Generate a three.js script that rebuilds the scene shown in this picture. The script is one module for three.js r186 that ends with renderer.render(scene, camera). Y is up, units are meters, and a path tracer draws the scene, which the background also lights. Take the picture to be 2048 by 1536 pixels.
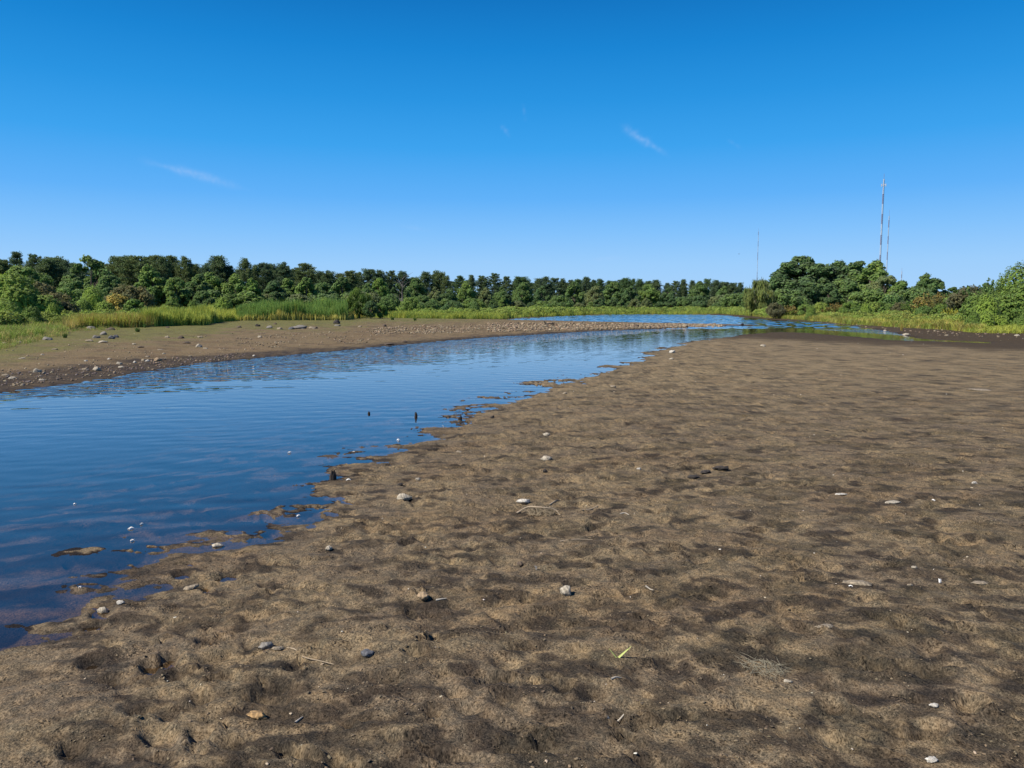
import * as THREE from 'three';
import { mergeGeometries } from 'three/addons/utils/BufferGeometryUtils.js';
import { createNoise2D, createNoise3D } from 'simplex-noise';

// ---------------------------------------------------------------- camera, sky, sun, exposure
const scene = new THREE.Scene();
const EYE = 1.65, F = 1518, CX = 1024, CY = 768, HORIZON = 617;          // focal length and horizon in photograph pixels
const PITCH = Math.atan((CY - HORIZON) / F);
const camera = new THREE.PerspectiveCamera(2 * Math.atan(CY / F) * 180 / Math.PI, 4 / 3, 0.05, 6000);
camera.position.set(0, EYE, 0);
camera.rotation.set(-PITCH, 0, 0);
scene.add(camera);

const renderer = new THREE.WebGLRenderer({ antialias: true });
renderer.toneMapping = THREE.LinearToneMapping;
renderer.toneMappingExposure = 1.4;
renderer.shadowMap.enabled = true;

const sun = new THREE.DirectionalLight(new THREE.Color(1.0, 0.94, 0.85), 5);
{
  const az = -118 * Math.PI / 180, el = 47 * Math.PI / 180;              // left of the view, a little behind
  sun.position.set(Math.sin(az) * Math.cos(el), Math.sin(el), -Math.cos(az) * Math.cos(el)).multiplyScalar(600);
  sun.castShadow = true;
  Object.assign(sun.shadow.camera, { left: -320, right: 320, top: 320, bottom: -320, near: 1, far: 1600 });
  sun.shadow.mapSize.set(4096, 4096);
  scene.add(sun, sun.target);
}

function rng(seed) {
  let a = (seed * 2654435761) >>> 0;
  return () => { a = (a + 0x6D2B79F5) >>> 0; let t = a; t = Math.imul(t ^ (t >>> 15), t | 1); t ^= t + Math.imul(t ^ (t >>> 7), t | 61); return ((t ^ (t >>> 14)) >>> 0) / 4294967296; };
}
const lerp = (a, b, t) => a + (b - a) * t;
const clamp = (x, a = 0, b = 1) => Math.min(b, Math.max(a, x));
const smooth = (a, b, x) => { const t = clamp((x - a) / (b - a)); return t * t * (3 - 2 * t); };
const toLin = (c) => { c /= 255; return c <= 0.04045 ? c / 12.92 : ((c + 0.055) / 1.055) ** 2.4; };
const lin = (r, g, b) => [toLin(r), toLin(g), toLin(b)];
function table(rows, x) {                                                  // piecewise linear look-up, rows of [x, ...values]
  if (x <= rows[0][0]) return rows[0].slice(1);
  for (let i = 1; i < rows.length; i++) if (x <= rows[i][0]) {
    const t = (x - rows[i - 1][0]) / (rows[i][0] - rows[i - 1][0]);
    return rows[i].slice(1).map((v, k) => lerp(rows[i - 1][k + 1], v, t));
  }
  return rows[rows.length - 1].slice(1);
}
const noiseA = createNoise2D(rng(11)), noiseB = createNoise2D(rng(12)), noiseC = createNoise2D(rng(13)), noise3 = createNoise3D(rng(14));
const fbm = (n, x, y, o = 3) => { let s = 0, a = 1, t = 0; for (let i = 0; i < o; i++) { s += a * n(x, y); t += a; a *= 0.5; x *= 2.03; y *= 2.03; } return s / t; };

// pixel of the photograph -> direction, point at a height, point at a depth
const cp = Math.cos(PITCH), sp = Math.sin(PITCH);
const ray = (px, py) => { const x = (px - CX) / F, y = (CY - py) / F; return [x, y * cp - sp, -y * sp - cp]; };
const atHeight = (px, py, h = 0) => { const d = ray(px, py), t = (h - EYE) / d[1]; return [d[0] * t, h, d[2] * t]; };
const atDepth = (px, py, depth) => { const d = ray(px, py), t = depth / -d[2]; return [d[0] * t, EYE + d[1] * t, -depth]; };

// the sky: clear air, deep blue overhead, paler low down, three faint wisps of cirrus
{
  const W = 3072, H = 1536, data = new Float32Array(W * H * 4);
  const grad = [
    [-90, ...lin(150, 190, 235)], [0, ...lin(176, 213, 250)], [3.2, ...lin(157, 206, 252)], [5.5, ...lin(131, 194, 252)], [8, ...lin(98, 178, 249)], [11.5, ...lin(62, 163, 239)],
    [14.8, ...lin(42, 148, 226)], [18.1, ...lin(27, 133, 212)], [21.2, ...lin(20, 117, 195)], [30, ...lin(14, 92, 172)], [45, ...lin(12, 72, 146)], [90, ...lin(10, 55, 118)]];
  const wisps = [[300, 325, 475, 374, 13, 0.34], [345, 336, 440, 358, 10, 0.3], [1252, 262, 1328, 306, 13, 0.36], [1246, 252, 1290, 288, 15, 0.22], [1003, 252, 1018, 272, 9, 0.2], [1046, 210, 1050, 240, 6, 0.12], [1455, 280, 1480, 296, 7, 0.1], [800, 452, 860, 462, 8, 0.12], [1180, 520, 1250, 516, 7, 0.16], [930, 522, 1010, 526, 6, 0.1]]
    .map(([x0, y0, x1, y1, w, a]) => { const n = (x, y) => { const d = ray(x, y); return [Math.atan2(d[0], -d[2]) * 180 / Math.PI, Math.asin(d[1] / Math.hypot(...d)) * 180 / Math.PI]; }; return [...n(x0, y0), ...n(x1, y1), w / 62, a]; });
  for (let j = 0; j < H; j++) {
    const el = (j + 0.5) / H * 180 - 90, c = table(grad, el);
    for (let i = 0; i < W; i++) {
      const phi = ((i + 0.5) / W - 0.5) * 2 * Math.PI;                     // atan2(z, x)
      let az = Math.atan2(Math.cos(phi), -Math.sin(phi)) * 180 / Math.PI; // 0 along -z, positive to +x
      let k = 0;
      if (Math.abs(az) < 40 && el > 2 && el < 22) for (const [ax, ay, bx, by, w, amp] of wisps) {
        const dx = bx - ax, dy = by - ay, L = Math.hypot(dx, dy), t = ((az - ax) * dx + (el - ay) * dy) / (L * L);
        if (t < -0.3 || t > 1.3) continue;
        const s = ((az - ax) * -dy + (el - ay) * dx) / L, bend = 0.25 * Math.sin(t * 3) * w;
        const across = Math.exp(-(((s - bend) / (w * (0.75 + 0.5 * noiseB(t * 3, ax)))) ** 2)), along = smooth(-0.2, 0.35, t) * (1 - smooth(0.5, 1.25, t));
        k = Math.max(k, amp * across * along * clamp(0.65 + 0.5 * noiseA(t * 4 + ax, s * 5 / w)));
      }
      const o = (j * W + i) * 4;
      for (let q = 0; q < 3; q++) data[o + q] = lerp(c[q], [0.5, 0.66, 0.95][q], k) / 1.4;
      data[o + 3] = 1;
    }
  }
  const sky = new THREE.DataTexture(data, W, H, THREE.RGBAFormat, THREE.FloatType);
  sky.mapping = THREE.EquirectangularReflectionMapping;
  sky.magFilter = sky.minFilter = THREE.LinearFilter;
  sky.needsUpdate = true;
  scene.background = sky;
  scene.environment = sky;
}

// ---------------------------------------------------------------- naming helpers
const taken = new Map();
const numbered = (n) => { const k = taken.get(n) ?? 0; taken.set(n, k + 1); return k ? `${n}_${String(k).padStart(3, '0')}` : n; };
function tag(o, label, category, group, kind) {
  if (label) o.userData.label = label;
  if (category) o.userData.category = category;
  if (group) o.userData.group = group;
  if (kind) o.userData.kind = kind;
  return o;
}
function mesh(name, geometry, material, parent) {
  const m = new THREE.Mesh(geometry, material);
  m.name = parent ? name : numbered(name); m.castShadow = m.receiveShadow = true;
  (parent ?? scene).add(m);
  return m;
}
function base(name, [x, y, z] = [0, 0, 0], turn = 0) {
  const g = new THREE.Group(); g.name = numbered(name); g.position.set(x, y, z); g.rotation.y = turn; scene.add(g);
  return g;
}

// ---------------------------------------------------------------- the river bed: one signed distance to the water's edge shapes all the ground
const nearShore = [[0, 1300], [45, 1272], [100, 1238], [175, 1200], [228, 1162], [275, 1128], [300, 1102], [372, 1092], [440, 1082], [520, 1074], [568, 1056], [604, 1040], [650, 1018], [700, 992], [728, 962], [720, 944], [745, 922], [775, 903], [835, 884], [885, 868], [935, 850], [948, 828], [1010, 806], [1075, 790], [1105, 768], [1185, 752], [1242, 734], [1290, 715], [1340, 696], [1400, 682], [1480, 671], [1560, 664], [1640, 668], [1720, 676], [1800, 682], [1850, 683], [1925, 685], [2000, 687.5]];
const rightBank = [[1990, 685], [1915, 681.5], [1845, 678], [1800, 667], [1760, 659], [1700, 651], [1620, 644], [1540, 639.5], [1480, 634.5], [1455, 631], [1415, 629.5], [1330, 628.6], [1240, 629], [1130, 632], [1060, 636], [990, 640]];
const spit = [[1060, 641.6], [1160, 643.2], [1270, 646.2], [1360, 647.5], [1440, 649.2], [1500, 649.8], [1536, 650.6], [1480, 651.8], [1430, 653], [1370, 655.2], [1290, 658.5], [1200, 661.5], [1100, 667.5], [1000, 673], [900, 680.5], [800, 690], [700, 699], [600, 708.5], [480, 718.5], [400, 726], [300, 741], [220, 755], [150, 767], [60, 777], [0, 785]];
const shore = [[-30, 8], [-9, 8], [-6, 2.5], [-4, -1.2], ...[...nearShore, ...rightBank, ...spit].map(([x, y]) => { const p = atHeight(x, y); return [p[0], p[2]]; }), [-14, -12], [-22, -5]];
const centre = [[-228, 60], [-120, 30], [-85, 29], [-70, 24], [-50, 10], [-40, 3], [-25, -2], [-15, -4.5], [-10, -5], [-4, -8], [10, -14]];
function edge(x, z) {                                                       // > 0 on land
  if (Math.hypot(Math.max(0, -30 - x, x - 60), Math.max(0, -235 - z, z - 10)) > 205) return 205;
  let best = 1e9, inside = false;
  for (let i = 0, j = shore.length - 1; i < shore.length; j = i++) {
    const [ax, az] = shore[j], [bx, bz] = shore[i], dx = bx - ax, dz = bz - az;
    const t = clamp(((x - ax) * dx + (z - az) * dz) / (dx * dx + dz * dz)), ex = x - ax - dx * t, ez = z - az - dz * t, d = ex * ex + ez * ez;
    if (d < best) best = d;
    if ((az > z) !== (bz > z) && x < ax + dx * (z - az) / dz) inside = !inside;
  }
  return (inside ? -1 : 1) * Math.sqrt(best);
}
const onLeft = (x, z) => x < table(centre, z)[0];
function landHeight(x, z, sd = edge(x, z)) {
  if (sd < 0) return -(0.34 * (1 - Math.exp(-sd * sd / 16)) - 0.014 * sd);
  if (onLeft(x, z)) return 0.012 * clamp(sd / 0.3) + 0.6 * (1 - Math.exp(-sd / 15)) + 0.5 * smooth(60, 200, sd);
  const k = smooth(30, 62, -z);
  return 0.012 * clamp(sd / 0.3) + 0.095 * (1 - Math.exp(-sd / 2.4)) + k * 0.5 * (1 - Math.exp(-sd / 14)) + 0.6 * smooth(60, 200, sd);
}
function hit(px, py) {                                                      // where a line of sight meets the ground
  const d = ray(px, py); let t = 2, last = 2;
  while (t < 900) { if (EYE + d[1] * t <= Math.max(0, landHeight(d[0] * t, d[2] * t))) break; last = t; t *= 1.03; }
  for (let i = 0; i < 14; i++) { const m = (last + t) / 2; if (EYE + d[1] * m <= Math.max(0, landHeight(d[0] * m, d[2] * m))) t = m; else last = m; }
  return [d[0] * t, d[2] * t];
}

// hollows pressed into the mud: long footprints, small paw pits
const dents = [];
{
  const r = rng(21);
  for (let i = 0; i < 2600; i++) {
    const z = -1.6 - 19 * r() ** 0.9, x = (r() - 0.42) * 1.45 * -z, a = (r() - 0.5) * 1.4 + (x < 0 ? 0.4 : -0.3);
    const L = 0.05 + 0.09 * r() ** 2, w = 0.028 + 0.03 * r();
    dents.push([x, z, Math.cos(a), Math.sin(a), L, w, 0.009 + 0.024 * r()]);
  }
  for (const [px, py, a, L, w, deep] of [[596, 1506, 0.5, 0.09, 0.035, 0.035], [560, 1500, 0.2, 0.1, 0.05, 0.02], [440, 1358, -0.4, 0.07, 0.03, 0.03], [1815, 1395, 0.5, 0.06, 0.03, 0.035], [1590, 972, 0.3, 0.16, 0.05, 0.03], [1080, 1466, 1.2, 0.05, 0.03, 0.03], [862, 1424, 1.4, 0.05, 0.025, 0.03], [1930, 1438, 1.2, 0.05, 0.02, 0.03], [1600, 1262, 0.5, 0.11, 0.05, 0.025], [1440, 936, 0.1, 0.14, 0.05, 0.025], [820, 1208, 0, 0.05, 0.04, 0.025], [690, 1292, 0.3, 0.08, 0.03, 0.02]]) { const p = hit(px, py); dents.push([p[0], p[1], Math.cos(a), Math.sin(a), L, w, deep]); }
  for (let i = 0; i < 190; i++) {
    const z = -1.8 - 9 * r() ** 1.2, x = (r() - 0.36) * 1.4 * -z, a = r() * 6.28, n = 4 + Math.floor(r() * 4);
    for (let k = 0; k < n; k++) { const t = a + (k / (n - 1) - 0.5) * 1.9, q = 0.05 + 0.02 * r(); dents.push([x + Math.cos(t) * q, z + Math.sin(t) * q, Math.cos(t), Math.sin(t), 0.024, 0.015, 0.013 + 0.012 * r()]); }
    if (r() < 0.5) dents.push([x, z, 1, 0, 0.03, 0.03, 0.01]);
  }
}
const cells = new Map();
for (const d of dents) {
  const R = Math.max(d[4], d[5]) * 1.8;
  for (let i = Math.floor((d[0] - R) * 4); i <= Math.floor((d[0] + R) * 4); i++) for (let j = Math.floor((d[1] - R) * 4); j <= Math.floor((d[1] + R) * 4); j++) {
    const k = i * 10007 + j; if (!cells.has(k)) cells.set(k, []); cells.get(k).push(d);
  }
}
function relief(x, z, sd, left) {
  const d = Math.hypot(x, z);
  if (sd < -4) return 0;
  if (left) return (0.02 * fbm(noiseA, x * 0.7, z * 0.7, 3) + 0.012 * noiseB(x * 2.3, z * 2.3)) * smooth(-1, 0.6, sd) + 0.03 * fbm(noiseC, x * 0.16, z * 0.16, 2) * smooth(1, 6, sd);
  const near = 1 - smooth(25, 70, d), dry = 0.55 + 0.45 * (1 - smooth(1.5, 5, sd));
  let h = dry * (0.016 * noiseA(x * 0.75 + z * 0.3, z * 1.15) + 0.012 * noiseB(x * 1.7 + z * 0.5, z * 2.6) + 0.025 * (Math.abs(noiseC(x * 3.0 + z * 0.8, z * 4.6)) - 0.3) * (0.45 + 0.55 * smooth(0.1, 1.2, sd)) + 0.012 * (Math.abs(noiseB(x * 6.2, z * 8.6 + x)) - 0.3) * smooth(0.1, 1.2, sd)) * (0.4 + 0.6 * near) + 0.0022 * noiseA(x * 11, z * 12) + 0.02 * fbm(noiseB, x * 0.22, z * 0.22, 2);
  if (d < 24) {
    h += 0.0012 * noiseC(x * 27, z * 27);
    const list = cells.get(Math.floor(x * 4) * 10007 + Math.floor(z * 4));
    if (list) for (const [dx, dz, c, s, L, w, depth] of list) {
      const u = ((x - dx) * c + (z - dz) * s) / L, v = ((z - dz) * c - (x - dx) * s) / w, q = u * u + v * v;
      if (q < 3) h += depth * (-Math.exp(-q * q * 1.2) + 0.35 * Math.exp(-((Math.sqrt(q) - 1.35) ** 2) * 14));
    }
  }
  return h * smooth(-5, -0.6, sd);
}
function groundHeight(x, z) { const sd = edge(x, z); return landHeight(x, z, sd) + relief(x, z, sd, onLeft(x, z)); }

// where green growth begins, by bearing from the viewpoint: [pixel column, distance]
const greenFront = [[-500, 690], [-200, 690], [0, 684], [60, 674], [130, 664], [160, 656], [290, 654], [410, 651], [430, 645], [480, 641], [690, 640], [740, 635], [850, 637], [950, 638], [1000, 638], [1130, 631.5], [1200, 628.6], [1300, 627.6], [1440, 627.4], [1480, 630], [1530, 636], [1620, 641.5], [1700, 649], [1800, 655], [1900, 660.5], [1950, 665], [2048, 666], [2300, 675], [2700, 690]]
  .map(([px, py]) => { const p = hit(px, py); return [px, Math.hypot(...p), p[0], p[1]]; });
const bearing = (x, z) => CX + F * x / Math.max(0.5, -z);
const behindFront = (x, z) => z > -3 ? -50 : Math.hypot(x, z) - table(greenFront, bearing(x, z))[0];

// ---------------------------------------------------------------- ground textures: grain only
function latticeNoise(n, seed) { const r = rng(seed), a = new Float32Array(n * n); for (let i = 0; i < a.length; i++) a[i] = r(); return a; }
function tiled(a, n, u, v) {
  const x = u * n, y = v * n, i = Math.floor(x), j = Math.floor(y); let fx = x - i, fy = y - j; fx = fx * fx * (3 - 2 * fx); fy = fy * fy * (3 - 2 * fy);
  const i0 = i % n, i1 = (i + 1) % n, j0 = (j % n) * n, j1 = ((j + 1) % n) * n;
  return lerp(lerp(a[j0 + i0], a[j0 + i1], fx), lerp(a[j1 + i0], a[j1 + i1], fx), fy);
}
const GRAIN = 2048, TILE = 2.9;
let grainMap, bumpMap;
{
  const c = new Uint8Array(GRAIN * GRAIN * 4), b = new Uint8Array(GRAIN * GRAIN * 4);
  const n1 = latticeNoise(1024, 31), n2 = latticeNoise(400, 32), n3 = latticeNoise(170, 33), n4 = latticeNoise(61, 34), n5 = latticeNoise(24, 35), n6 = latticeNoise(640, 36);
  for (let j = 0; j < GRAIN; j++) for (let i = 0; i < GRAIN; i++) {
    const u = i / GRAIN, v = j / GRAIN, o = (j * GRAIN + i) * 4;
    const f = tiled(n1, 1024, u, v), g = tiled(n2, 400, u, v), m = tiled(n3, 170, u, v), l = tiled(n4, 61, u, v), k = tiled(n5, 24, u, v), q = tiled(n6, 640, u, v);
    const crumbly = smooth(0.52, 0.75, 0.6 * k + 0.4 * l);
    let t = 0.76 + 0.36 * (f - 0.5) + 0.26 * (q - 0.5) + 0.2 * (g - 0.5) + 0.14 * (m - 0.5) + 0.14 * (l - 0.5);
    if (q > 0.84 && g > 0.5) t += 0.16;                                    // pale sand grains
    if (f < 0.12 || (g < 0.2 && crumbly > 0.4)) t -= 0.22;                 // dark specks of humus
    const warm = 0.03 * (l - 0.5) + 0.03 * (m - 0.5);
    c[o] = 255 * clamp(t + warm); c[o + 1] = 255 * clamp(t); c[o + 2] = 255 * clamp(t - warm * 1.3); c[o + 3] = 255;
    const h = 0.5 + 0.16 * (f - 0.5) + 0.3 * (g - 0.5) * (0.5 + crumbly) + 0.34 * (m - 0.5) * (0.35 + crumbly) + 0.24 * (l - 0.5);
    b[o] = b[o + 1] = b[o + 2] = 255 * clamp(h); b[o + 3] = 255;
  }
  const tex = (d, srgb) => { const t = new THREE.DataTexture(d, GRAIN, GRAIN); t.wrapS = t.wrapT = THREE.RepeatWrapping; t.magFilter = THREE.LinearFilter; t.minFilter = THREE.LinearMipmapLinearFilter; t.generateMipmaps = true; if (srgb) t.colorSpace = THREE.SRGBColorSpace; t.needsUpdate = true; return t; };
  grainMap = tex(c, true); bumpMap = tex(b, false);
}

// ---------------------------------------------------------------- the ground: one sheet to the horizon, finer where the mud lies close
const mudTan = [0.275, 0.206, 0.122], mudGrey = [0.222, 0.167, 0.107], farLitTan = [0.385, 0.287, 0.16], mudDark = [0.046, 0.036, 0.028], mudOlive = [0.068, 0.058, 0.036], mudRust = [0.215, 0.14, 0.074], silt = [0.03, 0.022, 0.018], film = [0.2, 0.15, 0.12];
const bankBrown = [0.275, 0.2, 0.106], bankWet = [0.05, 0.039, 0.033], algae = [0.225, 0.215, 0.066], turf = [0.11, 0.13, 0.035], bogDark = [0.1, 0.07, 0.038], stonyPink = [0.305, 0.215, 0.12];
const mixTo = (c, t, k) => { for (let q = 0; q < 3; q++) c[q] = lerp(c[q], t[q], k); };
// separate damp patches of dark sediment on the mud, each with its own ragged outline
const damp = new Map();
{
  const r = rng(23);
  for (let i = 0; i < 4200; i++) {
    const z = -1.5 - 33 * r() ** 1.7, x = (r() - 0.42) * 1.5 * -z, a = (r() - 0.5) * 1.1, grow = 1 + 0.02 * -z, L = grow * (0.05 + 0.13 * r() ** 2), w = grow * (0.026 + 0.05 * r());
    const patch = [x, z, Math.cos(a), Math.sin(a), L, w, 0.55 + 0.45 * r()], R = L * 1.5;
    for (let p = Math.floor((x - R) * 3); p <= Math.floor((x + R) * 3); p++) for (let q = Math.floor((z - R) * 3); q <= Math.floor((z + R) * 3); q++) { const k = p * 10007 + q; if (!damp.has(k)) damp.set(k, []); damp.get(k).push(patch); }
  }
}
function dampPatch(x, z) {
  const list = damp.get(Math.floor(x * 3) * 10007 + Math.floor(z * 3));
  if (!list) return 0;
  let m = 0; const wob = 0.3 * noiseC(x * 8, z * 10) + 0.2 * noiseA(x * 23, z * 23);
  for (const [px, pz, c, s, L, w, k] of list) { const u = ((x - px) * c + (z - pz) * s) / L, v = ((z - pz) * c - (x - px) * s) / w; m = Math.max(m, k * (1 - smooth(0.7, 1.05, Math.hypot(u, v) + wob))); }
  return m;
}
function groundColour(x, z, sd, left, out, hh) {
  const d = Math.hypot(x, z);
  if (sd < 0 && !(sd > -1.2 && hh > 0.004)) {       // under water: dark silt with pale films of algae
    const k = smooth(0.02, 0.42, fbm(noiseB, x * 1.1 + z * 0.5, z * 2.0 + 9, 4)) * (left ? 0.2 : 1) * lerp(0.1, 0.7, smooth(-4.5, -1.2, sd));
    for (let q = 0; q < 3; q++) out[q] = lerp(silt[q], film[q], k);
    return;
  }
  const bf = behindFront(x, z);
  if (left) {
    out[0] = bankBrown[0]; out[1] = bankBrown[1]; out[2] = bankBrown[2];
    mixTo(out, stonyPink, smooth(-0.1, 0.5, fbm(noiseB, x * 0.11, z * 0.3, 3)) * 0.7);
    mixTo(out, mudRust, smooth(0.1, 0.5, fbm(noiseC, x * 0.2, z * 0.5, 3)) * 0.6);
    const wob = 1.3 * fbm(noiseA, x * 0.3, z * 0.4, 3);
    const across = sd / Math.max(0.5, sd - Math.min(bf, 0));
    mixTo(out, algae, smooth(0.2, 0.55, across + 0.22 * wob) * smooth(-0.7, 0.25, fbm(noiseA, x * 0.5, z * 0.9, 3) + 0.4) * lerp(0.92, 0.25, smooth(-9, 8, x)));
    mixTo(out, bankWet, (1 - smooth(1.5, 2.9, sd + 0.8 * wob + smooth(22, 34, -z))) * (0.75 + 0.25 * noiseB(x * 3, z * 3)));
    mixTo(out, mudDark, smooth(0.45, 0.6, noiseC(x * 0.9, z * 1.8)) * 0.35);
  } else {
    const a = fbm(noiseA, x * 0.9 + z * 0.35, z * 1.3, 3), b = fbm(noiseB, x * 4.6, z * 7.8 + x * 1.1, 3), c = fbm(noiseC, x * 0.35, z * 0.5, 2);
    for (let q = 0; q < 3; q++) out[q] = lerp(mudTan[q], mudGrey[q], smooth(-0.35, 0.45, a));
    mixTo(out, farLitTan, smooth(8, 20, -z + 4 * c) * 0.8);  // far mud painted lighter, standing in for the sunlit sides of its mounds
    mixTo(out, mudRust, smooth(0.2, 0.7, noiseA(x * 0.6 + 40, z * 0.8)) * 0.28);
    mixTo(out, mudDark, smooth(0.1, 0.26, b + 0.22 * c + 0.1 * a - 0.03) * 0.16);
    mixTo(out, mudDark, 0.9 * dampPatch(x, z));
    mixTo(out, mudOlive, smooth(0.12, 0.5, fbm(noiseC, x * 1.3 + 7, z * 1.7, 3) + 0.2 * smooth(0, 3, x)) * 0.45 * smooth(-2, 1, x));
    mixTo(out, mudDark, smooth(0.36, 0.5, fbm(noiseA, x * 5.2 + 3, z * 8.5, 2)) * 0.28);
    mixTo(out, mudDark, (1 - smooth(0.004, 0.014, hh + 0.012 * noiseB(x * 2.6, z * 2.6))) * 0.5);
    mixTo(out, bogDark, smooth(0, 9, x - 14 + (d - 33) * 0.8 + 3 * c));
  }
  mixTo(out, turf, smooth(-1.2, 0.8, bf + 0.8 * noiseA(x * 0.6, z * 0.6)));
}
{
  const xs = [], zs = [];
  const side = [0]; while (side[side.length - 1] < 1500) { const x = side[side.length - 1]; side.push(x + (x < 5 ? 0.023 : 0.023 + 0.024 * (x - 5))); }
  for (let i = side.length - 1; i > 0; i--) xs.push(-side[i]);
  xs.push(...side);
  let z = 12; while (z > -1500) { zs.push(z); const d = -z; z -= d < -1.4 ? 0.8 : d < 1.4 ? 0.2 : d < 8 ? 0.024 : 0.024 + 0.021 * (d - 8); }
  const nx = xs.length, nz = zs.length, pos = new Float32Array(nx * nz * 3), col = new Float32Array(nx * nz * 3), uv = new Float32Array(nx * nz * 2), idx = new Uint32Array((nx - 1) * (nz - 1) * 6), c = [0, 0, 0];
  for (let j = 0, p = 0; j < nz; j++) for (let i = 0; i < nx; i++, p++) {
    const x = xs[i], zz = zs[j], sd = edge(x, zz), left = onLeft(x, zz);
    pos[p * 3] = x; pos[p * 3 + 1] = landHeight(x, zz, sd) + relief(x, zz, sd, left); pos[p * 3 + 2] = zz;
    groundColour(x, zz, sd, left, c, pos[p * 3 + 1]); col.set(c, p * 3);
    uv[p * 2] = x / TILE; uv[p * 2 + 1] = -zz / TILE;
  }
  for (let j = 0, p = 0; j < nz - 1; j++) for (let i = 0; i < nx - 1; i++) { const a = j * nx + i, b = a + 1, e = a + nx, f = e + 1; idx[p++] = a; idx[p++] = b; idx[p++] = e; idx[p++] = b; idx[p++] = f; idx[p++] = e; }
  const g = new THREE.BufferGeometry();
  g.setAttribute('position', new THREE.BufferAttribute(pos, 3)); g.setAttribute('color', new THREE.BufferAttribute(col, 3)); g.setAttribute('uv', new THREE.BufferAttribute(uv, 2)); g.setIndex(new THREE.BufferAttribute(idx, 1));
  g.computeVertexNormals();
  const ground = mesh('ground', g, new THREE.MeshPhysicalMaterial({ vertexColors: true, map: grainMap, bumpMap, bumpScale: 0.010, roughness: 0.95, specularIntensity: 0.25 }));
  tag(ground, 'brown mud flat and banks of the drained river, pitted with footprints', 'ground', null, 'structure');
  console.log('ground', nx, nz, nx * nz * 2);
}

// ---------------------------------------------------------------- the water: still by the near shore, ruffled along the far bank
{
  const N = 2048, SPAN = 64, h = new Float32Array(N * N * 4), r = rng(41);
  const waves = (n, lo, hi, spread) => Array.from({ length: n }, () => { const l = lo * (hi / lo) ** r(), a = Math.PI / 2 + (r() - 0.5) * spread, k = SPAN / l; return [Math.round(k * Math.cos(a)), Math.round(k * Math.sin(a)), r() * 6.28, l]; });
  const calm = waves(9, 0.24, 0.55, 0.5), chop = waves(26, 0.14, 0.7, 2.6);
  const sines = (set, u, v) => { let s = 0; for (const [a, b, p, l] of set) s += l * Math.sin(6.28318 * (a * u + b * v) + p); return s; };
  for (let j = 0; j < N; j++) for (let i = 0; i < N; i++) {
    const u = i / N, v = j / N, x = u * SPAN - 40, z = -v * SPAN;
    const mid = table([[-64, 14], [-45, 3.5], [-36, -1], [-28, -3], [-22, -4.5], [-17, -7], [-12, -11], [0, -16]], z)[0];
    const patch = fbm(noiseA, x * 0.12, z * 0.35, 2), rough = (1 - smooth(-1.5, 2.2, x - mid + 2.2 * patch)) * (0.35 + 0.65 * smooth(-0.5, 0.2, patch + 0.3));
    const lull = 0.35 + 0.65 * smooth(-0.5, 0.4, fbm(noiseB, x * 0.25, z * 0.5, 2));
    const q = 0.00042 * lull * sines(calm, u, v) + (0.0045 * rough + 0.00028) * sines(chop, u, v);
    const o = (j * N + i) * 4; h[o] = h[o + 1] = h[o + 2] = q / 0.02 + 0.5; h[o + 3] = 1;
  }
  const ripples = new THREE.DataTexture(h, N, N, THREE.RGBAFormat, THREE.FloatType);
  ripples.wrapS = ripples.wrapT = THREE.RepeatWrapping; ripples.magFilter = ripples.minFilter = THREE.LinearFilter; ripples.needsUpdate = true;
  const sheet = (name, x0, x1, z0, z1, map, span, label) => {
    const g = new THREE.PlaneGeometry(x1 - x0, z0 - z1); g.rotateX(-Math.PI / 2); g.translate((x0 + x1) / 2, 0, (z0 + z1) / 2);
    const p = g.attributes.position, uv = g.attributes.uv;
    for (let i = 0; i < p.count; i++) uv.setXY(i, (p.getX(i) + 40) / span, -p.getZ(i) / span);
    tag(mesh(name, g, new THREE.MeshPhysicalMaterial({ color: new THREE.Color(0.82, 0.72, 0.58), transmission: 1, thickness: 0, ior: 1.45, roughness: 0.02, bumpMap: map, bumpScale: 0.02 })), label, 'water', null, 'structure');
  };
  sheet('water', -45, 145, 10, -61, ripples, SPAN, 'blue river water winding between the mud banks');
  // the pond is ruffled by wind: real waves on a fine sheet
  const x0 = -24, x1 = 76, z0 = -61, z1 = -246, step = 0.33, nx = Math.round((x1 - x0) / step), nz = Math.round((z0 - z1) / step);
  const swell = Array.from({ length: 14 }, () => { const l = 1.2 * (3.2 / 1.2) ** r(), a = Math.PI / 2 + (r() - 0.5) * 1.9, k = 6.28318 / l; return [k * Math.cos(a), k * Math.sin(a), r() * 6.28, 0.036 / k]; });
  const g = new THREE.PlaneGeometry(x1 - x0, z0 - z1, nx, nz); g.rotateX(-Math.PI / 2); g.translate((x0 + x1) / 2, 0, (z0 + z1) / 2);
  const p = g.attributes.position;
  for (let i = 0; i < p.count; i++) {
    const x = p.getX(i), z = p.getZ(i), still = (1 - smooth(-65, -61, z)) * (0.8 + 0.2 * fbm(noiseA, x * 0.03, z * 0.012, 2));
    let h = 0; for (const [a, b, q, m] of swell) h += m * Math.sin(a * x + b * z + q);
    p.setY(i, h * still);
  }
  g.deleteAttribute('uv'); g.computeVertexNormals();
  tag(mesh('pond_water', g, new THREE.MeshPhysicalMaterial({ color: new THREE.Color(0.7, 0.6, 0.46), transmission: 1, thickness: 0, ior: 1.45, roughness: 0.03 })), 'wind-ruffled blue pond behind the gravel spit', 'water', null, 'structure');
}
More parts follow.
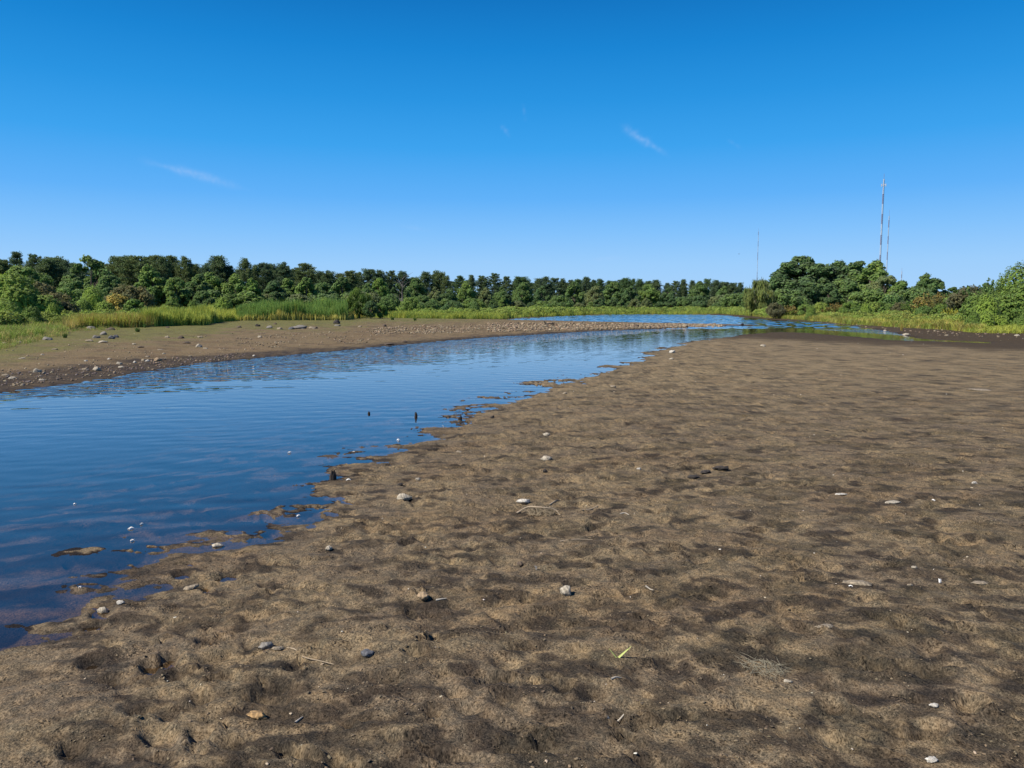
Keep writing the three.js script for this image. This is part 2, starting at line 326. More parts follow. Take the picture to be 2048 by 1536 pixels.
// ---------------------------------------------------------------- foliage: many small bent faces spread through a crown
class Leaves {
  constructor(seed) { this.p = []; this.c = []; this.i = []; this.r = rng(seed); }
  face(x, y, z, nx, ny, nz, s, ratio, colour, ux, uy, uz) {                 // a bent diamond; u is its long axis if given
    const r = this.r;
    if (ux === undefined) { ux = r() - 0.5; uy = r() - 0.5; uz = r() - 0.5; }
    let d = ux * nx + uy * ny + uz * nz; ux -= d * nx; uy -= d * ny; uz -= d * nz;
    let l = Math.hypot(ux, uy, uz) || 1; ux /= l; uy /= l; uz /= l;
    const vx = ny * uz - nz * uy, vy = nz * ux - nx * uz, vz = nx * uy - ny * ux, w = s * ratio, b = 0.22 * s, k = this.p.length / 3;
    this.p.push(x - ux * s, y - uy * s, z - uz * s, x + vx * w + nx * b, y + vy * w + ny * b, z + vz * w + nz * b, x + ux * s, y + uy * s, z + uz * s, x - vx * w + nx * b, y - vy * w + ny * b, z - vz * w + nz * b);
    for (let q = 0; q < 4; q++) this.c.push(...colour);
    this.i.push(k, k + 1, k + 2, k, k + 2, k + 3);
  }
  geometry() {
    const g = new THREE.BufferGeometry();
    g.setAttribute('position', new THREE.Float32BufferAttribute(this.p, 3)); g.setAttribute('color', new THREE.Float32BufferAttribute(this.c, 3)); g.setIndex(this.i);
    g.computeVertexNormals();
    return g;
  }
}
function unit(r) { const z = 2 * r() - 1, a = 6.28318 * r(), q = Math.sqrt(1 - z * z); return [q * Math.cos(a), z, q * Math.sin(a)]; }
const tint = (r, spread) => { const k = 1 + (r() - 0.5) * spread, w = (r() - 0.5) * spread * 0.5; return [k * (1 + w), k, k * (1 - w)]; };
function limb(points, radii, sides = 6) {                                   // a tapered, bending branch
  const pos = [], idx = [];
  points.forEach(([x, y, z], k) => {
    const [ax, ay, az] = points[Math.max(0, k - 1)], [bx, by, bz] = points[Math.min(points.length - 1, k + 1)];
    const t = new THREE.Vector3(bx - ax, by - ay, bz - az).normalize(), u = new THREE.Vector3(Math.abs(t.y) > 0.9 ? 1 : 0, Math.abs(t.y) > 0.9 ? 0 : 1, 0).cross(t).normalize(), v = t.clone().cross(u);
    for (let q = 0; q < sides; q++) { const a = q / sides * 6.28318, c = Math.cos(a) * radii[k], s = Math.sin(a) * radii[k]; pos.push(x + u.x * c + v.x * s, y + u.y * c + v.y * s, z + u.z * c + v.z * s); }
    if (k) for (let q = 0; q < sides; q++) { const a = (k - 1) * sides + q, b = (k - 1) * sides + (q + 1) % sides; idx.push(a, a + sides, b, b, a + sides, b + sides); }
  });
  const g = new THREE.BufferGeometry(); g.setAttribute('position', new THREE.Float32BufferAttribute(pos, 3)); g.setIndex(idx); g.computeVertexNormals();
  return g;
}
function deciduous(seed, { H = 12, W = 9, lobes = 24, leaves = 11000, leaf = 0.3, low = 0.06, spread = 0.5, droop = 0 } = {}) {
  const r = rng(seed), L = new Leaves(seed + 500), list = [], wood = [];
  for (let i = 0; i < lobes * 2; i++) {
    let d; do d = unit(r); while (d[1] < -0.95);
    const q = 0.55 + 0.45 * r() ** 0.5, R = W * (0.07 + 0.1 * r() ** 1.5), mid = (low + 1) / 2, half = (1 - low) / 2 * H - R * 0.7;
    const y = H * mid + d[1] * q * half, slim = 1 - 0.35 * smooth(0.55, 1, y / H);
    list.push([d[0] * q * (W / 2 - R * 0.6) * slim, Math.max(R * 0.7, y), d[2] * q * (W / 2 - R * 0.6) * slim, R, tint(r, 0.28)]);
  }
  const total = list.reduce((s, l) => s + l[3] ** 2, 0);
  for (const [x, y, z, R, tone] of list) {
    const n = Math.round(leaves * R * R / total);
    for (let k = 0; k < n; k++) {
      const d = unit(r); if (d[1] < -0.5 && r() < 0.6) { k--; continue; }
      const bump = 1 + 0.42 * noise3(d[0] * 2.2 + x, d[1] * 2.2 + y, d[2] * 2.2 + z), q = R * bump * (r() < 0.75 ? 0.86 + 0.2 * r() : 0.35 + 0.5 * r());
      let nx = d[0] + (r() - 0.5) * 1.3, ny = d[1] + (r() - 0.5) * 1.3 + 0.35, nz = d[2] + (r() - 0.5) * 1.3; const l = Math.hypot(nx, ny, nz); nx /= l; ny /= l; nz /= l;
      const c = tint(r, spread); for (let m = 0; m < 3; m++) c[m] *= tone[m];
      const py = y + d[1] * q * 0.82 - droop * r() * R;
      if (py < 0.1) continue;
      if (droop) L.face(x + d[0] * q, py, z + d[2] * q, nx, ny * 0.3, nz, leaf * (0.8 + r()), 0.22, c, (r() - 0.5) * 0.3, -1, (r() - 0.5) * 0.3);
      else L.face(x + d[0] * q, py, z + d[2] * q, nx, ny, nz, leaf * (0.6 + 0.7 * r()), 0.55 + 0.3 * r(), c);
    }
  }
  const lean = [(r() - 0.5) * 0.1 * H, (r() - 0.5) * 0.1 * H], R0 = H * 0.02;
  wood.push(limb([[0, -0.4, 0], [lean[0] * 0.2, H * 0.2, lean[1] * 0.2], [lean[0] * 0.6, H * 0.5, lean[1] * 0.6], [lean[0], H * 0.85, lean[1]]], [R0 * 1.3, R0, R0 * 0.65, R0 * 0.2]));
  for (const [x, y, z, R] of list.slice(0, 14)) { const y0 = Math.max(H * 0.12, y * 0.55), f = y0 / H; wood.push(limb([[lean[0] * f, y0, lean[1] * f], [x * 0.5 + lean[0] * f * 0.5, lerp(y0, y, 0.65), z * 0.5 + lean[1] * f * 0.5], [x, y, z]], [R0 * 0.55, R0 * 0.35, R0 * 0.12], 5)); }
  return { crown: L.geometry(), trunk: mergeGeometries(wood), H };
}
function pine(seed, { H = 16, W = 7.5, low = 0.22, leaves = 9500, flat = 0.62, bare = 0 } = {}) {
  const r = rng(seed), L = new Leaves(seed + 500), wood = [], plates = [];
  const lean = (r() - 0.5) * 0.06 * H, R0 = H * 0.017;
  wood.push(limb([[0, -0.4, 0], [lean * 0.3, H * 0.35, 0], [lean * 0.7, H * 0.7, lean * 0.3], [lean, H * 0.985, lean * 0.5]], [R0 * 1.25, R0, R0 * 0.6, R0 * 0.12]));
  const tiers = 13 + Math.floor(r() * 4);
  for (let t = 0; t < tiers; t++) {
    const f = low + (1 - low) * (t + 0.3 * r()) / tiers, y = H * f, n = f > 0.9 ? 3 : 4 + Math.floor(r() * 3), a0 = r() * 6.28, rise = lerp(0.02, 0.5, f * f);
    const g = (f - low) / (1 - low), reach = W / 2 * (g < 0.35 ? lerp(0.75, 1.05, g / 0.35) : lerp(1.05, 0.2, ((g - 0.35) / 0.65) ** 1.35));
    for (let k = 0; k < n; k++) {
      if (r() < bare) continue;
      const a = a0 + k / n * 6.28 + (r() - 0.5) * 0.8, len = reach * (0.55 + 0.6 * r()), dx = Math.cos(a), dz = Math.sin(a), x0 = lean * f, tip = y + len * rise;
      wood.push(limb([[x0, y, 0], [x0 + dx * len * 0.5, y + len * rise * 0.35, dz * len * 0.5], [x0 + dx * len, tip, dz * len]], [R0 * 0.3, R0 * 0.2, R0 * 0.06], 4));
      const tone = tint(r, 0.25);
      for (let m = 0; m < 3; m++) { const q = 0.42 + 0.29 * m + 0.1 * r(); plates.push([x0 + dx * len * q + (r() - 0.5) * 0.7, lerp(y, tip, q) + 0.15, dz * len * q + (r() - 0.5) * 0.7, 0.7 + 0.6 * r(), tone]); }
    }
  }
  plates.push([lean, H * 0.97, lean * 0.5, 0.6, [1, 1, 1]], [lean, H * 0.93, lean * 0.5, 0.8, [1, 1, 1]]);
  const per = Math.round(leaves / plates.length);
  for (const [x, y, z, R, tone] of plates) for (let k = 0; k < per; k++) {
    const d = unit(r), q = R * (0.4 + 0.65 * r()), c = tint(r, 0.45); for (let m = 0; m < 3; m++) c[m] *= tone[m];
    const n = unit(r);
    L.face(x + d[0] * q, y + d[1] * q * flat, z + d[2] * q, n[0], n[1] + 0.3, n[2], 0.2 + 0.16 * r(), 0.34, c, d[0], d[1] * 0.5 + 0.45, d[2]);
  }
  return { crown: L.geometry(), trunk: mergeGeometries(wood), H };
}
function vineMound(seed, { H = 4, W = 6, D = 5, leaves = 14000, leaf = 0.085, humps = 9, spread = 0.45 } = {}) {   // leaves draped as a skin over humps
  const r = rng(seed), L = new Leaves(seed + 500), list = [[0, H * 0.45, 0, W * 0.27, H * 0.55, D * 0.3]], wood = [];
  for (let i = 1; i < humps; i++) { const a = r() * 6.28, q = 0.25 + 0.2 * r(), h = H * (0.3 + 0.5 * r()) * (1 - 0.4 * q); list.push([Math.cos(a) * W * q, h * 0.5, Math.sin(a) * D * q, W * (0.13 + 0.1 * r()), h * 0.58, D * (0.15 + 0.1 * r())]); }
  const areas = list.map((e) => e[4] * (e[3] + e[5])), areaSum = areas.reduce((p, q) => p + q, 0);
  const inside = (x, y, z, me) => list.some((e, k) => k !== me && ((x - e[0]) / e[3]) ** 2 + ((y - e[1]) / e[4]) ** 2 + ((z - e[2]) / e[5]) ** 2 < 0.62);
  for (let k = 0, guard = 0; k < leaves && guard < leaves * 6; guard++) {
    let pickAt = r() * areaSum, m = 0; while (m < list.length - 1 && (pickAt -= areas[m]) > 0) m++;
    const e = list[m], d = unit(r), q = 1 + 0.2 * noise3(d[0] * 3 + m * 5, d[1] * 3, d[2] * 3) - (r() < 0.25 ? 0.3 * r() : 0.06 * r());
    const x = e[0] + d[0] * e[3] * q, y = e[1] + d[1] * e[4] * q, z = e[2] + d[2] * e[5] * q;
    if (y < 0.05 || inside(x, y, z, m)) continue;
    let nx = d[0] / e[3] * e[4] + (r() - 0.5) * 1.1, ny = d[1] + 0.5 + (r() - 0.5) * 0.9, nz = d[2] / e[5] * e[4] + (r() - 0.5) * 1.1; const l = Math.hypot(nx, ny, nz);
    L.face(x, y, z, nx / l, ny / l, nz / l, leaf * (0.7 + 0.7 * r()), 0.75, tint(r, spread), (r() - 0.5), -1, (r() - 0.5));
    k++;
  }
  for (let i = 0; i < 12; i++) { const e = list[i % list.length], a = r() * 6.28; wood.push(limb([[e[0] * 0.4, -0.3, e[2] * 0.4], [e[0] * 0.7 + Math.cos(a) * 0.3, e[1] * 0.6, e[2] * 0.7], [e[0] + Math.cos(a) * e[3] * 0.6, e[1] + e[4] * 0.4, e[2] + Math.sin(a) * e[5] * 0.6]], [0.05, 0.035, 0.012], 5)); }
  return { crown: L.geometry(), trunk: mergeGeometries(wood), H };
}
function stalkShrub(seed, { H = 2.2, W = 2.6, stalks = 60, leaf = 0.075, per = 70, spread = 0.5, plume = null } = {}) {   // upright leafy stalks, tops in flower or seed
  const r = rng(seed), L = new Leaves(seed + 500), wood = [];
  for (let i = 0; i < stalks; i++) {
    const a = r() * 6.28, q = Math.sqrt(r()), x = Math.cos(a) * q * W * 0.32, z = Math.sin(a) * q * W * 0.32, h = H * (0.6 + 0.4 * r()) * (1 - 0.3 * q * q), ox = Math.cos(a) * q * W * 0.2, oz = Math.sin(a) * q * W * 0.2, tone = tint(r, 0.3);
    wood.push(limb([[x, -0.15, z], [x + ox * 0.4, h * 0.55, z + oz * 0.4], [x + ox, h, z + oz]], [0.014, 0.01, 0.003], 3));
    for (let k = 0; k < per; k++) {
      const t = 0.12 + 0.88 * r(), b = r() * 6.28, w = 0.2 * (1.15 - t) + 0.04, n = unit(r), c = tint(r, spread), top = plume && t > 0.76;
      for (let m = 0; m < 3; m++) c[m] *= top ? plume[m] : tone[m];
      L.face(x + ox * t * t + Math.cos(b) * w * r(), h * t, z + oz * t * t + Math.sin(b) * w * r(), n[0], Math.abs(n[1]) + 0.3, n[2], leaf * (0.7 + 0.7 * r()), top ? 0.5 : 0.4, c, Math.cos(b), 0.3, Math.sin(b));
    }
  }
  return { crown: L.geometry(), trunk: mergeGeometries(wood), H };
}
const leafMat = (r, g, b) => new THREE.MeshPhysicalMaterial({ color: new THREE.Color(r, g, b), vertexColors: true, roughness: 1, transmission: 0.42, thickness: 0, specularIntensity: 0.5 });
const G = {
  pine: leafMat(0.105, 0.158, 0.056), pineBlue: leafMat(0.092, 0.148, 0.063), pineWarm: leafMat(0.13, 0.178, 0.056),
  oak: leafMat(0.124, 0.205, 0.050), oakDark: leafMat(0.092, 0.164, 0.048), maple: leafMat(0.164, 0.255, 0.051), bright: leafMat(0.156, 0.258, 0.042), sage: leafMat(0.175, 0.216, 0.074), willow: leafMat(0.189, 0.230, 0.058),
  vine: leafMat(0.151, 0.236, 0.039), vineLime: leafMat(0.225, 0.324, 0.048), vineDeep: leafMat(0.123, 0.208, 0.041), rust: leafMat(0.175, 0.168, 0.06), russet: leafMat(0.122, 0.122, 0.052), golden: leafMat(0.455, 0.368, 0.081), herb: leafMat(0.238, 0.313, 0.052),
};
const bark = new THREE.MeshStandardMaterial({ color: new THREE.Color(0.09, 0.07, 0.055), roughness: 0.95 });
const twigBark = new THREE.MeshStandardMaterial({ color: new THREE.Color(0.14, 0.11, 0.075), roughness: 0.95 });

const oaks = [deciduous(101), deciduous(102, { W: 10, lobes: 28 }), deciduous(103, { W: 7.5, lobes: 20 }), deciduous(104, { W: 8.5, lobes: 26, low: 0.1 })];
const maples = [deciduous(111, { H: 10, W: 5.5, lobes: 20, leaf: 0.24 }), deciduous(112, { H: 10, W: 7, lobes: 24, leaf: 0.24 }), deciduous(113, { H: 10, W: 6, lobes: 30, leaf: 0.22, low: 0.02 })];
const willow = deciduous(121, { H: 10, W: 9, lobes: 22, leaf: 0.34, droop: 1.3, low: 0.1, leaves: 9000 });
const pines = [pine(131), pine(132, { W: 8.5 }), pine(133, { W: 6, low: 0.3 }), pine(134, { W: 9, low: 0.3, flat: 0.4 }), pine(136, { W: 5.2, low: 0.15 }), pine(137, { W: 10, low: 0.25, leaves: 12000 }), pine(138, { W: 7, low: 0.4, bare: 0.15 }), pine(139, { W: 8, low: 0.1, flat: 0.8, leaves: 11000 }), pine(135, { W: 6.5, low: 0.45, bare: 0.3 })];
const mounds = [vineMound(141), vineMound(142, { W: 7, humps: 12 }), vineMound(143, { W: 5, H: 4, humps: 7 })];
const bigVine = vineMound(151, { H: 5.4, W: 8.5, D: 7, leaves: 46000, leaf: 0.085, humps: 16, spread: 0.55 });
const leftVine = vineMound(152, { H: 5.2, W: 9, D: 6, leaves: 32000, leaf: 0.1, humps: 12, spread: 0.5 });
const bushes = [deciduous(161, { H: 3, W: 3.6, lobes: 18, leaf: 0.11, leaves: 6500, low: 0 }), deciduous(162, { H: 3, W: 4.6, lobes: 22, leaf: 0.11, leaves: 7500, low: 0 }), deciduous(163, { H: 3, W: 2.8, lobes: 14, leaf: 0.1, leaves: 5500, low: 0 })];
const stalky = [stalkShrub(171), stalkShrub(172, { W: 3.2, stalks: 80 }), stalkShrub(173, { plume: [1.25, 0.72, 1.1] }), stalkShrub(174, { W: 3, plume: [1.7, 1.25, 0.9] })];

function plant(name, shape, material, [x, z], height, { wide = 1, turn = 0, sink = 0.05, label, category, group, wood = bark, foliage = 'crown', stem = 'trunk' }) {
  const g = base(name, [x, groundHeight(x, z) - sink, z], turn), k = height / shape.H;
  g.scale.set(k * wide, k, k * wide);
  mesh(stem, shape.trunk, wood, g); mesh(foliage, shape.crown, material, g);
  return tag(g, label, category, group);
}
const R = rng(77);
const pick = (a) => a[Math.floor(R() * a.length)];
// a plant whose top shows at pixel (px, py) when it stands at that depth
function rise(name, shape, material, px, py, depth, o) {
  const [x, y, z] = atDepth(px, py, depth);
  return plant(name, shape, material, [x, z], y - groundHeight(x, z) + 0.05, { turn: R() * 6.28, ...o });
}

// pines of the skyline, left to right: [column, top row, special label]
const pineTops = [[4, 521], [33, 506, 'tall dark pine highest of the pines near the left border'], [68, 511], [92, 519], [108, 517], [130, 524], [152, 528], [200, 526], [235, 515, 'broad dark pine at the left end of the dense pine group'], [255, 516], [273, 514], [295, 516], [310, 513], [327, 517], [343, 514], [370, 517, 'dark pine with layered branches at the right end of the dense pine group'], [388, 530], [410, 532], [435, 514, 'broad pine standing apart, left of a pair above paler trees'], [460, 535], [490, 520, 'rounded pine standing apart, right one of the pair above paler trees'], [510, 532], [525, 528], [538, 530], [553, 536], [568, 528, 'slim pine with a narrow pointed top beside a flat-topped pine'], [590, 540], [610, 529, 'flat-topped pine with wide level branches, tallest of its neighbours'], [642, 545], [656, 544, 'small lone pine top just right of the flat-topped pine'], [680, 549], [700, 543], [718, 546], [739, 540, 'tallest pine of the middle treeline, behind the cattails'], [760, 543], [782, 543], [805, 545], [828, 556], [852, 546, 'dense rounded pine left of a sparse spindly pine'], [875, 544, 'sparse spindly pine with a small tufted top'], [892, 553], [920, 553], [942, 551], [965, 553], [989, 548, 'highest dark pine above the left part of the gravel spit'], [1012, 554], [1035, 554], [1047, 556], [1075, 558], [1090, 556], [1110, 557], [1125, 559], [1142, 561], [1157, 560], [1172, 556, 'highest pine in the middle of the far wood behind the pond'], [1188, 561], [1200, 560], [1222, 563], [1240, 561], [1252, 558], [1266, 560], [1280, 560], [1297, 563], [1312, 561, 'level-topped dark pine in the right half of the far wood'], [1335, 567], [1352, 563], [1367, 560], [1385, 562], [1400, 563], [1415, 559], [1432, 562], [1450, 565], [1466, 567], [1482, 566]];
let mark = 'the left border', count = 0;
const nth = ['first', 'second', 'third', 'fourth', 'fifth', 'sixth', 'seventh', 'eighth', 'ninth', 'tenth'];
const pineMarks = { 33: 'the tall leftmost pine', 235: 'the broad pine of the dense group', 370: 'the layered pine of the dense group', 435: 'the broad standing-apart pine', 490: 'the rounded standing-apart pine', 568: 'the slim pointed pine', 610: 'the flat-topped pine', 656: 'the small lone pine top', 739: 'the tallest middle pine', 852: 'the dense rounded pine', 875: 'the spindly pine', 989: 'the highest pine above the spit', 1172: 'the highest mid far-wood pine', 1312: 'the level-topped far-wood pine' };
for (const [px, py, special] of pineTops) {
  const label = special;
  const depth = table([[0, 195], [450, 215], [900, 290], [1200, 350], [1500, 370]], px)[0] + (R() - 0.5) * 26;
  const shape = px === 875 || px === 568 || px === 656 ? pines[8] : px === 610 ? pines[3] : pick(pines.slice(0, 8));
  if (pineMarks[px]) { mark = pineMarks[px]; count = 0; } else count++;
  const zone = `${nth[Math.min(9, count - 1)]} dark skyline pine right of ${mark}`;
  rise('pine_tree', shape, px > 900 ? pick([G.pineBlue, G.pine, G.oakDark]) : pick([G.pine, G.pineBlue, G.pineWarm]), px, py, depth, { wide: px === 435 || px === 610 ? 1.2 : 0.66 + 0.6 * R() ** 1.5, label: label ?? zone, category: 'tree', group: 'pines of the skyline' });
}
const tally = new Map();
function place(px, kind, say) { let m = 'the left border'; for (const [k, v] of Object.entries(pineMarks)) if (+k <= px) m = v; const key = kind + m, n = tally.get(key) ?? 0; tally.set(key, n + 1); return say(nth[Math.min(9, n)], m); }
// a second rank fills the wood behind
for (let px = -60; px < 1500; px += 31) {
  const depth = table([[0, 235], [450, 260], [900, 330], [1500, 405]], px)[0] + R() * 20, top = table([[0, 529], [300, 525], [450, 537], [700, 551], [950, 560], [1500, 570]], px)[0] + R() * 9;
  const zone = place(px, 'rear', (n, m) => `${n} rear-rank pine counted rightward from behind ${m}`);
  rise('pine_tree', pick(pines.slice(0, 8)), pick([G.pineBlue, G.pine, G.pineWarm]), px + R() * 12, top, depth, { wide: 1.15, label: zone, category: 'tree', group: 'rear rank of pines' });
}
// broad-leaved trees before the pines: [column, top row, depth, shape, material, width, label]
const leafy = [
  [48, 525, 150, oaks[1], G.maple, 1.1, 'broad mid-green tree rising behind the vine mound at the left border'], [178, 511, 165, oaks[0], G.oak, 1.0, 'tall pointed broad-leaved tree between the two pine groups at left'], [140, 545, 140, oaks[2], G.oak, 1.1, 'round tree below the pines, behind the rust-coloured shrub'],
  [222, 548, 140, maples[1], G.oak, 1.1, 'round tree right of the tall pointed tree'], [300, 528, 130, maples[2], G.maple, 1.05, 'bright green conical tree standing before the dense pine group'], [352, 553, 128, maples[1], G.maple, 1.0, 'bushy green tree right of the bright conical tree'], [395, 548, 135, maples[0], G.oak, 1.1, null],
  [420, 543, 140, oaks[3], G.maple, 0.95, 'wide light green crown below the standing-apart pine'], [468, 547, 140, oaks[0], G.maple, 1.0, 'leafy crown below the rounded pine of the pair'], [505, 556, 138, maples[2], G.bright, 0.95, 'bright green tree directly behind the left cattails'], [545, 560, 145, maples[1], G.oakDark, 1.1, null],
  [575, 556, 150, maples[0], G.maple, 1.1, null], [612, 552, 150, oaks[2], G.maple, 1.0, 'pale rounded tree below the flat-topped pine'], [645, 560, 155, oaks[1], G.oak, 1.0, null], [684, 552, 190, oaks[2], G.oak, 1.1, null], [758, 555, 175, oaks[3], G.bright, 0.8, 'bright round-topped tree right of the vine-hung tree'], [735, 566, 170, maples[0], G.oak, 1.1, null], [798, 566, 180, oaks[0], G.oakDark, 0.9, 'dark rounded tree before the dead grey branches'],
  [832, 556, 215, oaks[3], G.oak, 0.9, null], [868, 572, 190, oaks[2], G.sage, 0.85, 'grey-green tree below the spindly pine'], [900, 576, 195, maples[1], G.oakDark, 1.1, null], [930, 562, 230, oaks[0], G.maple, 0.95, null], [972, 574, 215, oaks[3], G.sage, 0.8, 'pale olive tree at the left end of the far meadow'], [1000, 572, 225, oaks[2], G.oak, 0.95, null], [1045, 560, 265, oaks[1], G.oak, 0.85, null], [1085, 572, 250, oaks[0], G.oakDark, 0.9, null],
  [1122, 590, 235, bushes[1], G.oak, 1.0, 'low dome-shaped bush tree at the meadow edge behind the pond'], [1150, 561, 285, oaks[2], G.oak, 1.0, null], [1190, 568, 275, oaks[1], G.sage, 0.9, 'grey twiggy tree in the middle of the far wood'], [1228, 563, 300, oaks[3], G.oak, 1.1, null], [1262, 572, 285, oaks[0], G.oakDark, 1.0, null], [1300, 564, 310, oaks[1], G.maple, 1.0, null], [1335, 574, 290, oaks[2], G.oakDark, 1.1, null], [1362, 592, 262, bushes[0], G.oak, 1.2, 'round dark bush tree at the far wood foot'], [1395, 590, 262, bushes[1], G.oakDark, 1.2, 'pair-wide dark bush tree at the far wood foot'], [1400, 564, 315, oaks[3], G.oak, 1.1, null], [1440, 588, 258, bushes[0], G.sage, 1.3, 'pale olive bush tree before the far wood'], [1450, 572, 290, oaks[0], G.oak, 1.0, null], [1475, 585, 250, bushes[1], G.oak, 1.3, 'green bush tree beside the willow'], [1500, 576, 215, maples[1], G.oak, 1.2, 'green tree left of the pale willow'],
];
for (const [px, py, depth, shape, m, wide, label] of leafy) {
  const zone = label ?? place(px, 'leafy', (n, m) => `${n} green broad-leaved tree rightward from below ${m}`);
  rise('leafy_tree', shape, m, px, py, depth, { wide, label: label ?? zone, category: 'tree', group: 'broad-leaved trees of the wood edge' });
}
// the understorey that closes the foot of the wood
for (let px = -30; px < 1500; px += 24) {
  const depth = table([[0, 118], [450, 128], [700, 150], [950, 200], [1100, 232], [1500, 250]], px)[0] + R() * 12, top = table([[0, 565], [300, 572], [600, 577], [800, 585], [1000, 592], [1500, 597]], px)[0] + R() * 12;
  const zone = place(px, 'foot', (n, m) => `${n} wood-foot shrub counted rightward from below ${m}`);
  rise('wood_edge_shrub', pick([...bushes, maples[1], maples[2]]), pick([G.oak, G.oakDark, G.maple, G.maple, G.oak, G.sage]), px + R() * 14, top, depth, { wide: 1.1 + 0.5 * R(), label: zone, category: 'shrub', group: 'shrubs at the foot of the wood' });
}
// a last low rank closes the gaps between the trunks
for (let px = -40; px < 1560; px += 26) {
  const depth = table([[0, 205], [450, 230], [900, 300], [1500, 385]], px)[0] + R() * 8;
  rise('wood_thicket', pick(maples.slice(1)), pick([G.oakDark, G.oak]), px + R() * 10, table([[0, 566], [450, 572], [950, 586], [1500, 593]], px)[0] + R() * 6, depth, { wide: 2.2, label: place(px, 'thicket', (n, m) => `${n} low thicket between the trunks rightward from ${m}`), category: 'thicket', group: 'thickets between the trunks' });
}
// the dark clump of trees on the right bank and the willow at its end
const clump = [
  [1518, 555, 150, willow, G.willow, 0.95, 'pale yellow-green willow at the left end of the dark tree clump', 'willow_tree'], [1562, 545, 172, oaks[2], G.oakDark, 1.05, 'dark tree at the left shoulder of the clump beside the willow'], [1582, 524, 176, oaks[0], G.oakDark, 1.49, 'dark tree stepping up toward the highest crown of the clump'], [1602, 511, 178, oaks[3], G.oakDark, 1.28, 'highest dark tree of the right bank clump'], [1640, 520, 172, oaks[1], G.oakDark, 1.22, 'broad dark crown just right of the highest tree of the clump'], [1680, 521, 176, oaks[0], G.oakDark, 1.28, 'dark crown in the middle of the right bank clump'],
  [1702, 521, 174, oaks[1], G.oakDark, 1.1, 'dark rounded crown filling the right middle of the clump'], [1722, 518, 166, oaks[2], G.oak, 1.28, 'dark crown left of the brighter feathery tree in the clump'], [1748, 519, 158, maples[2], G.maple, 1.15, 'brighter feathery tree at the right shoulder of the clump, below the tall mast'], [1772, 545, 152, oaks[1], G.sage, 0.95, 'grey-green tree with a reddish top at the right of the clump'], [1800, 560, 150, maples[1], G.maple, 1.2, 'lighter small tree at the right end of the clump'], [1615, 560, 156, maples[1], G.oakDark, 1.2, 'lower dark tree in front of the highest crown of the clump'], [1660, 565, 154, maples[2], G.oakDark, 1.1, 'lower dark tree in front of the clump middle'], [1700, 560, 154, maples[1], G.oak, 1.2, 'lower green tree in front of the clump, above the yellow shrubs'], [1568, 575, 152, bushes[1], G.oak, 1.2, 'bushy lower tree in front of the willow side of the clump'], [1740, 575, 148, bushes[0], G.maple, 1.3, 'lighter bushy tree below the brighter feathery tree'],
  [1852, 546, 138, maples[2], G.oak, 1.05, 'conical tree standing alone right of the clump'], [1874, 555, 140, maples[1], G.oak, 1.1, 'smaller tree leaning on the lone conical tree'], [1828, 573, 132, bushes[1], G.oak, 1.2, 'low green bush tree left of the lone conical tree'], [1905, 572, 165, oaks[2], G.oak, 1.3, 'low distant tree right of the lone conical tree'], [1935, 571, 185, oaks[1], G.oakDark, 1.2, 'distant dark tree behind the seed-headed weeds'], [1975, 566, 190, oaks[0], G.oakDark, 1.2, 'distant dark tree behind the large vine bush'], [1780, 590, 140, bushes[2], G.bright, 1.3, 'bright small bush tree at the foot of the clump right end'],
];
for (const [px, py, depth, shape, m, wide, label, name] of clump) rise(name ?? 'leafy_tree', shape, m, px, py, depth, { wide, label, category: 'tree', group: 'trees of the right bank' });

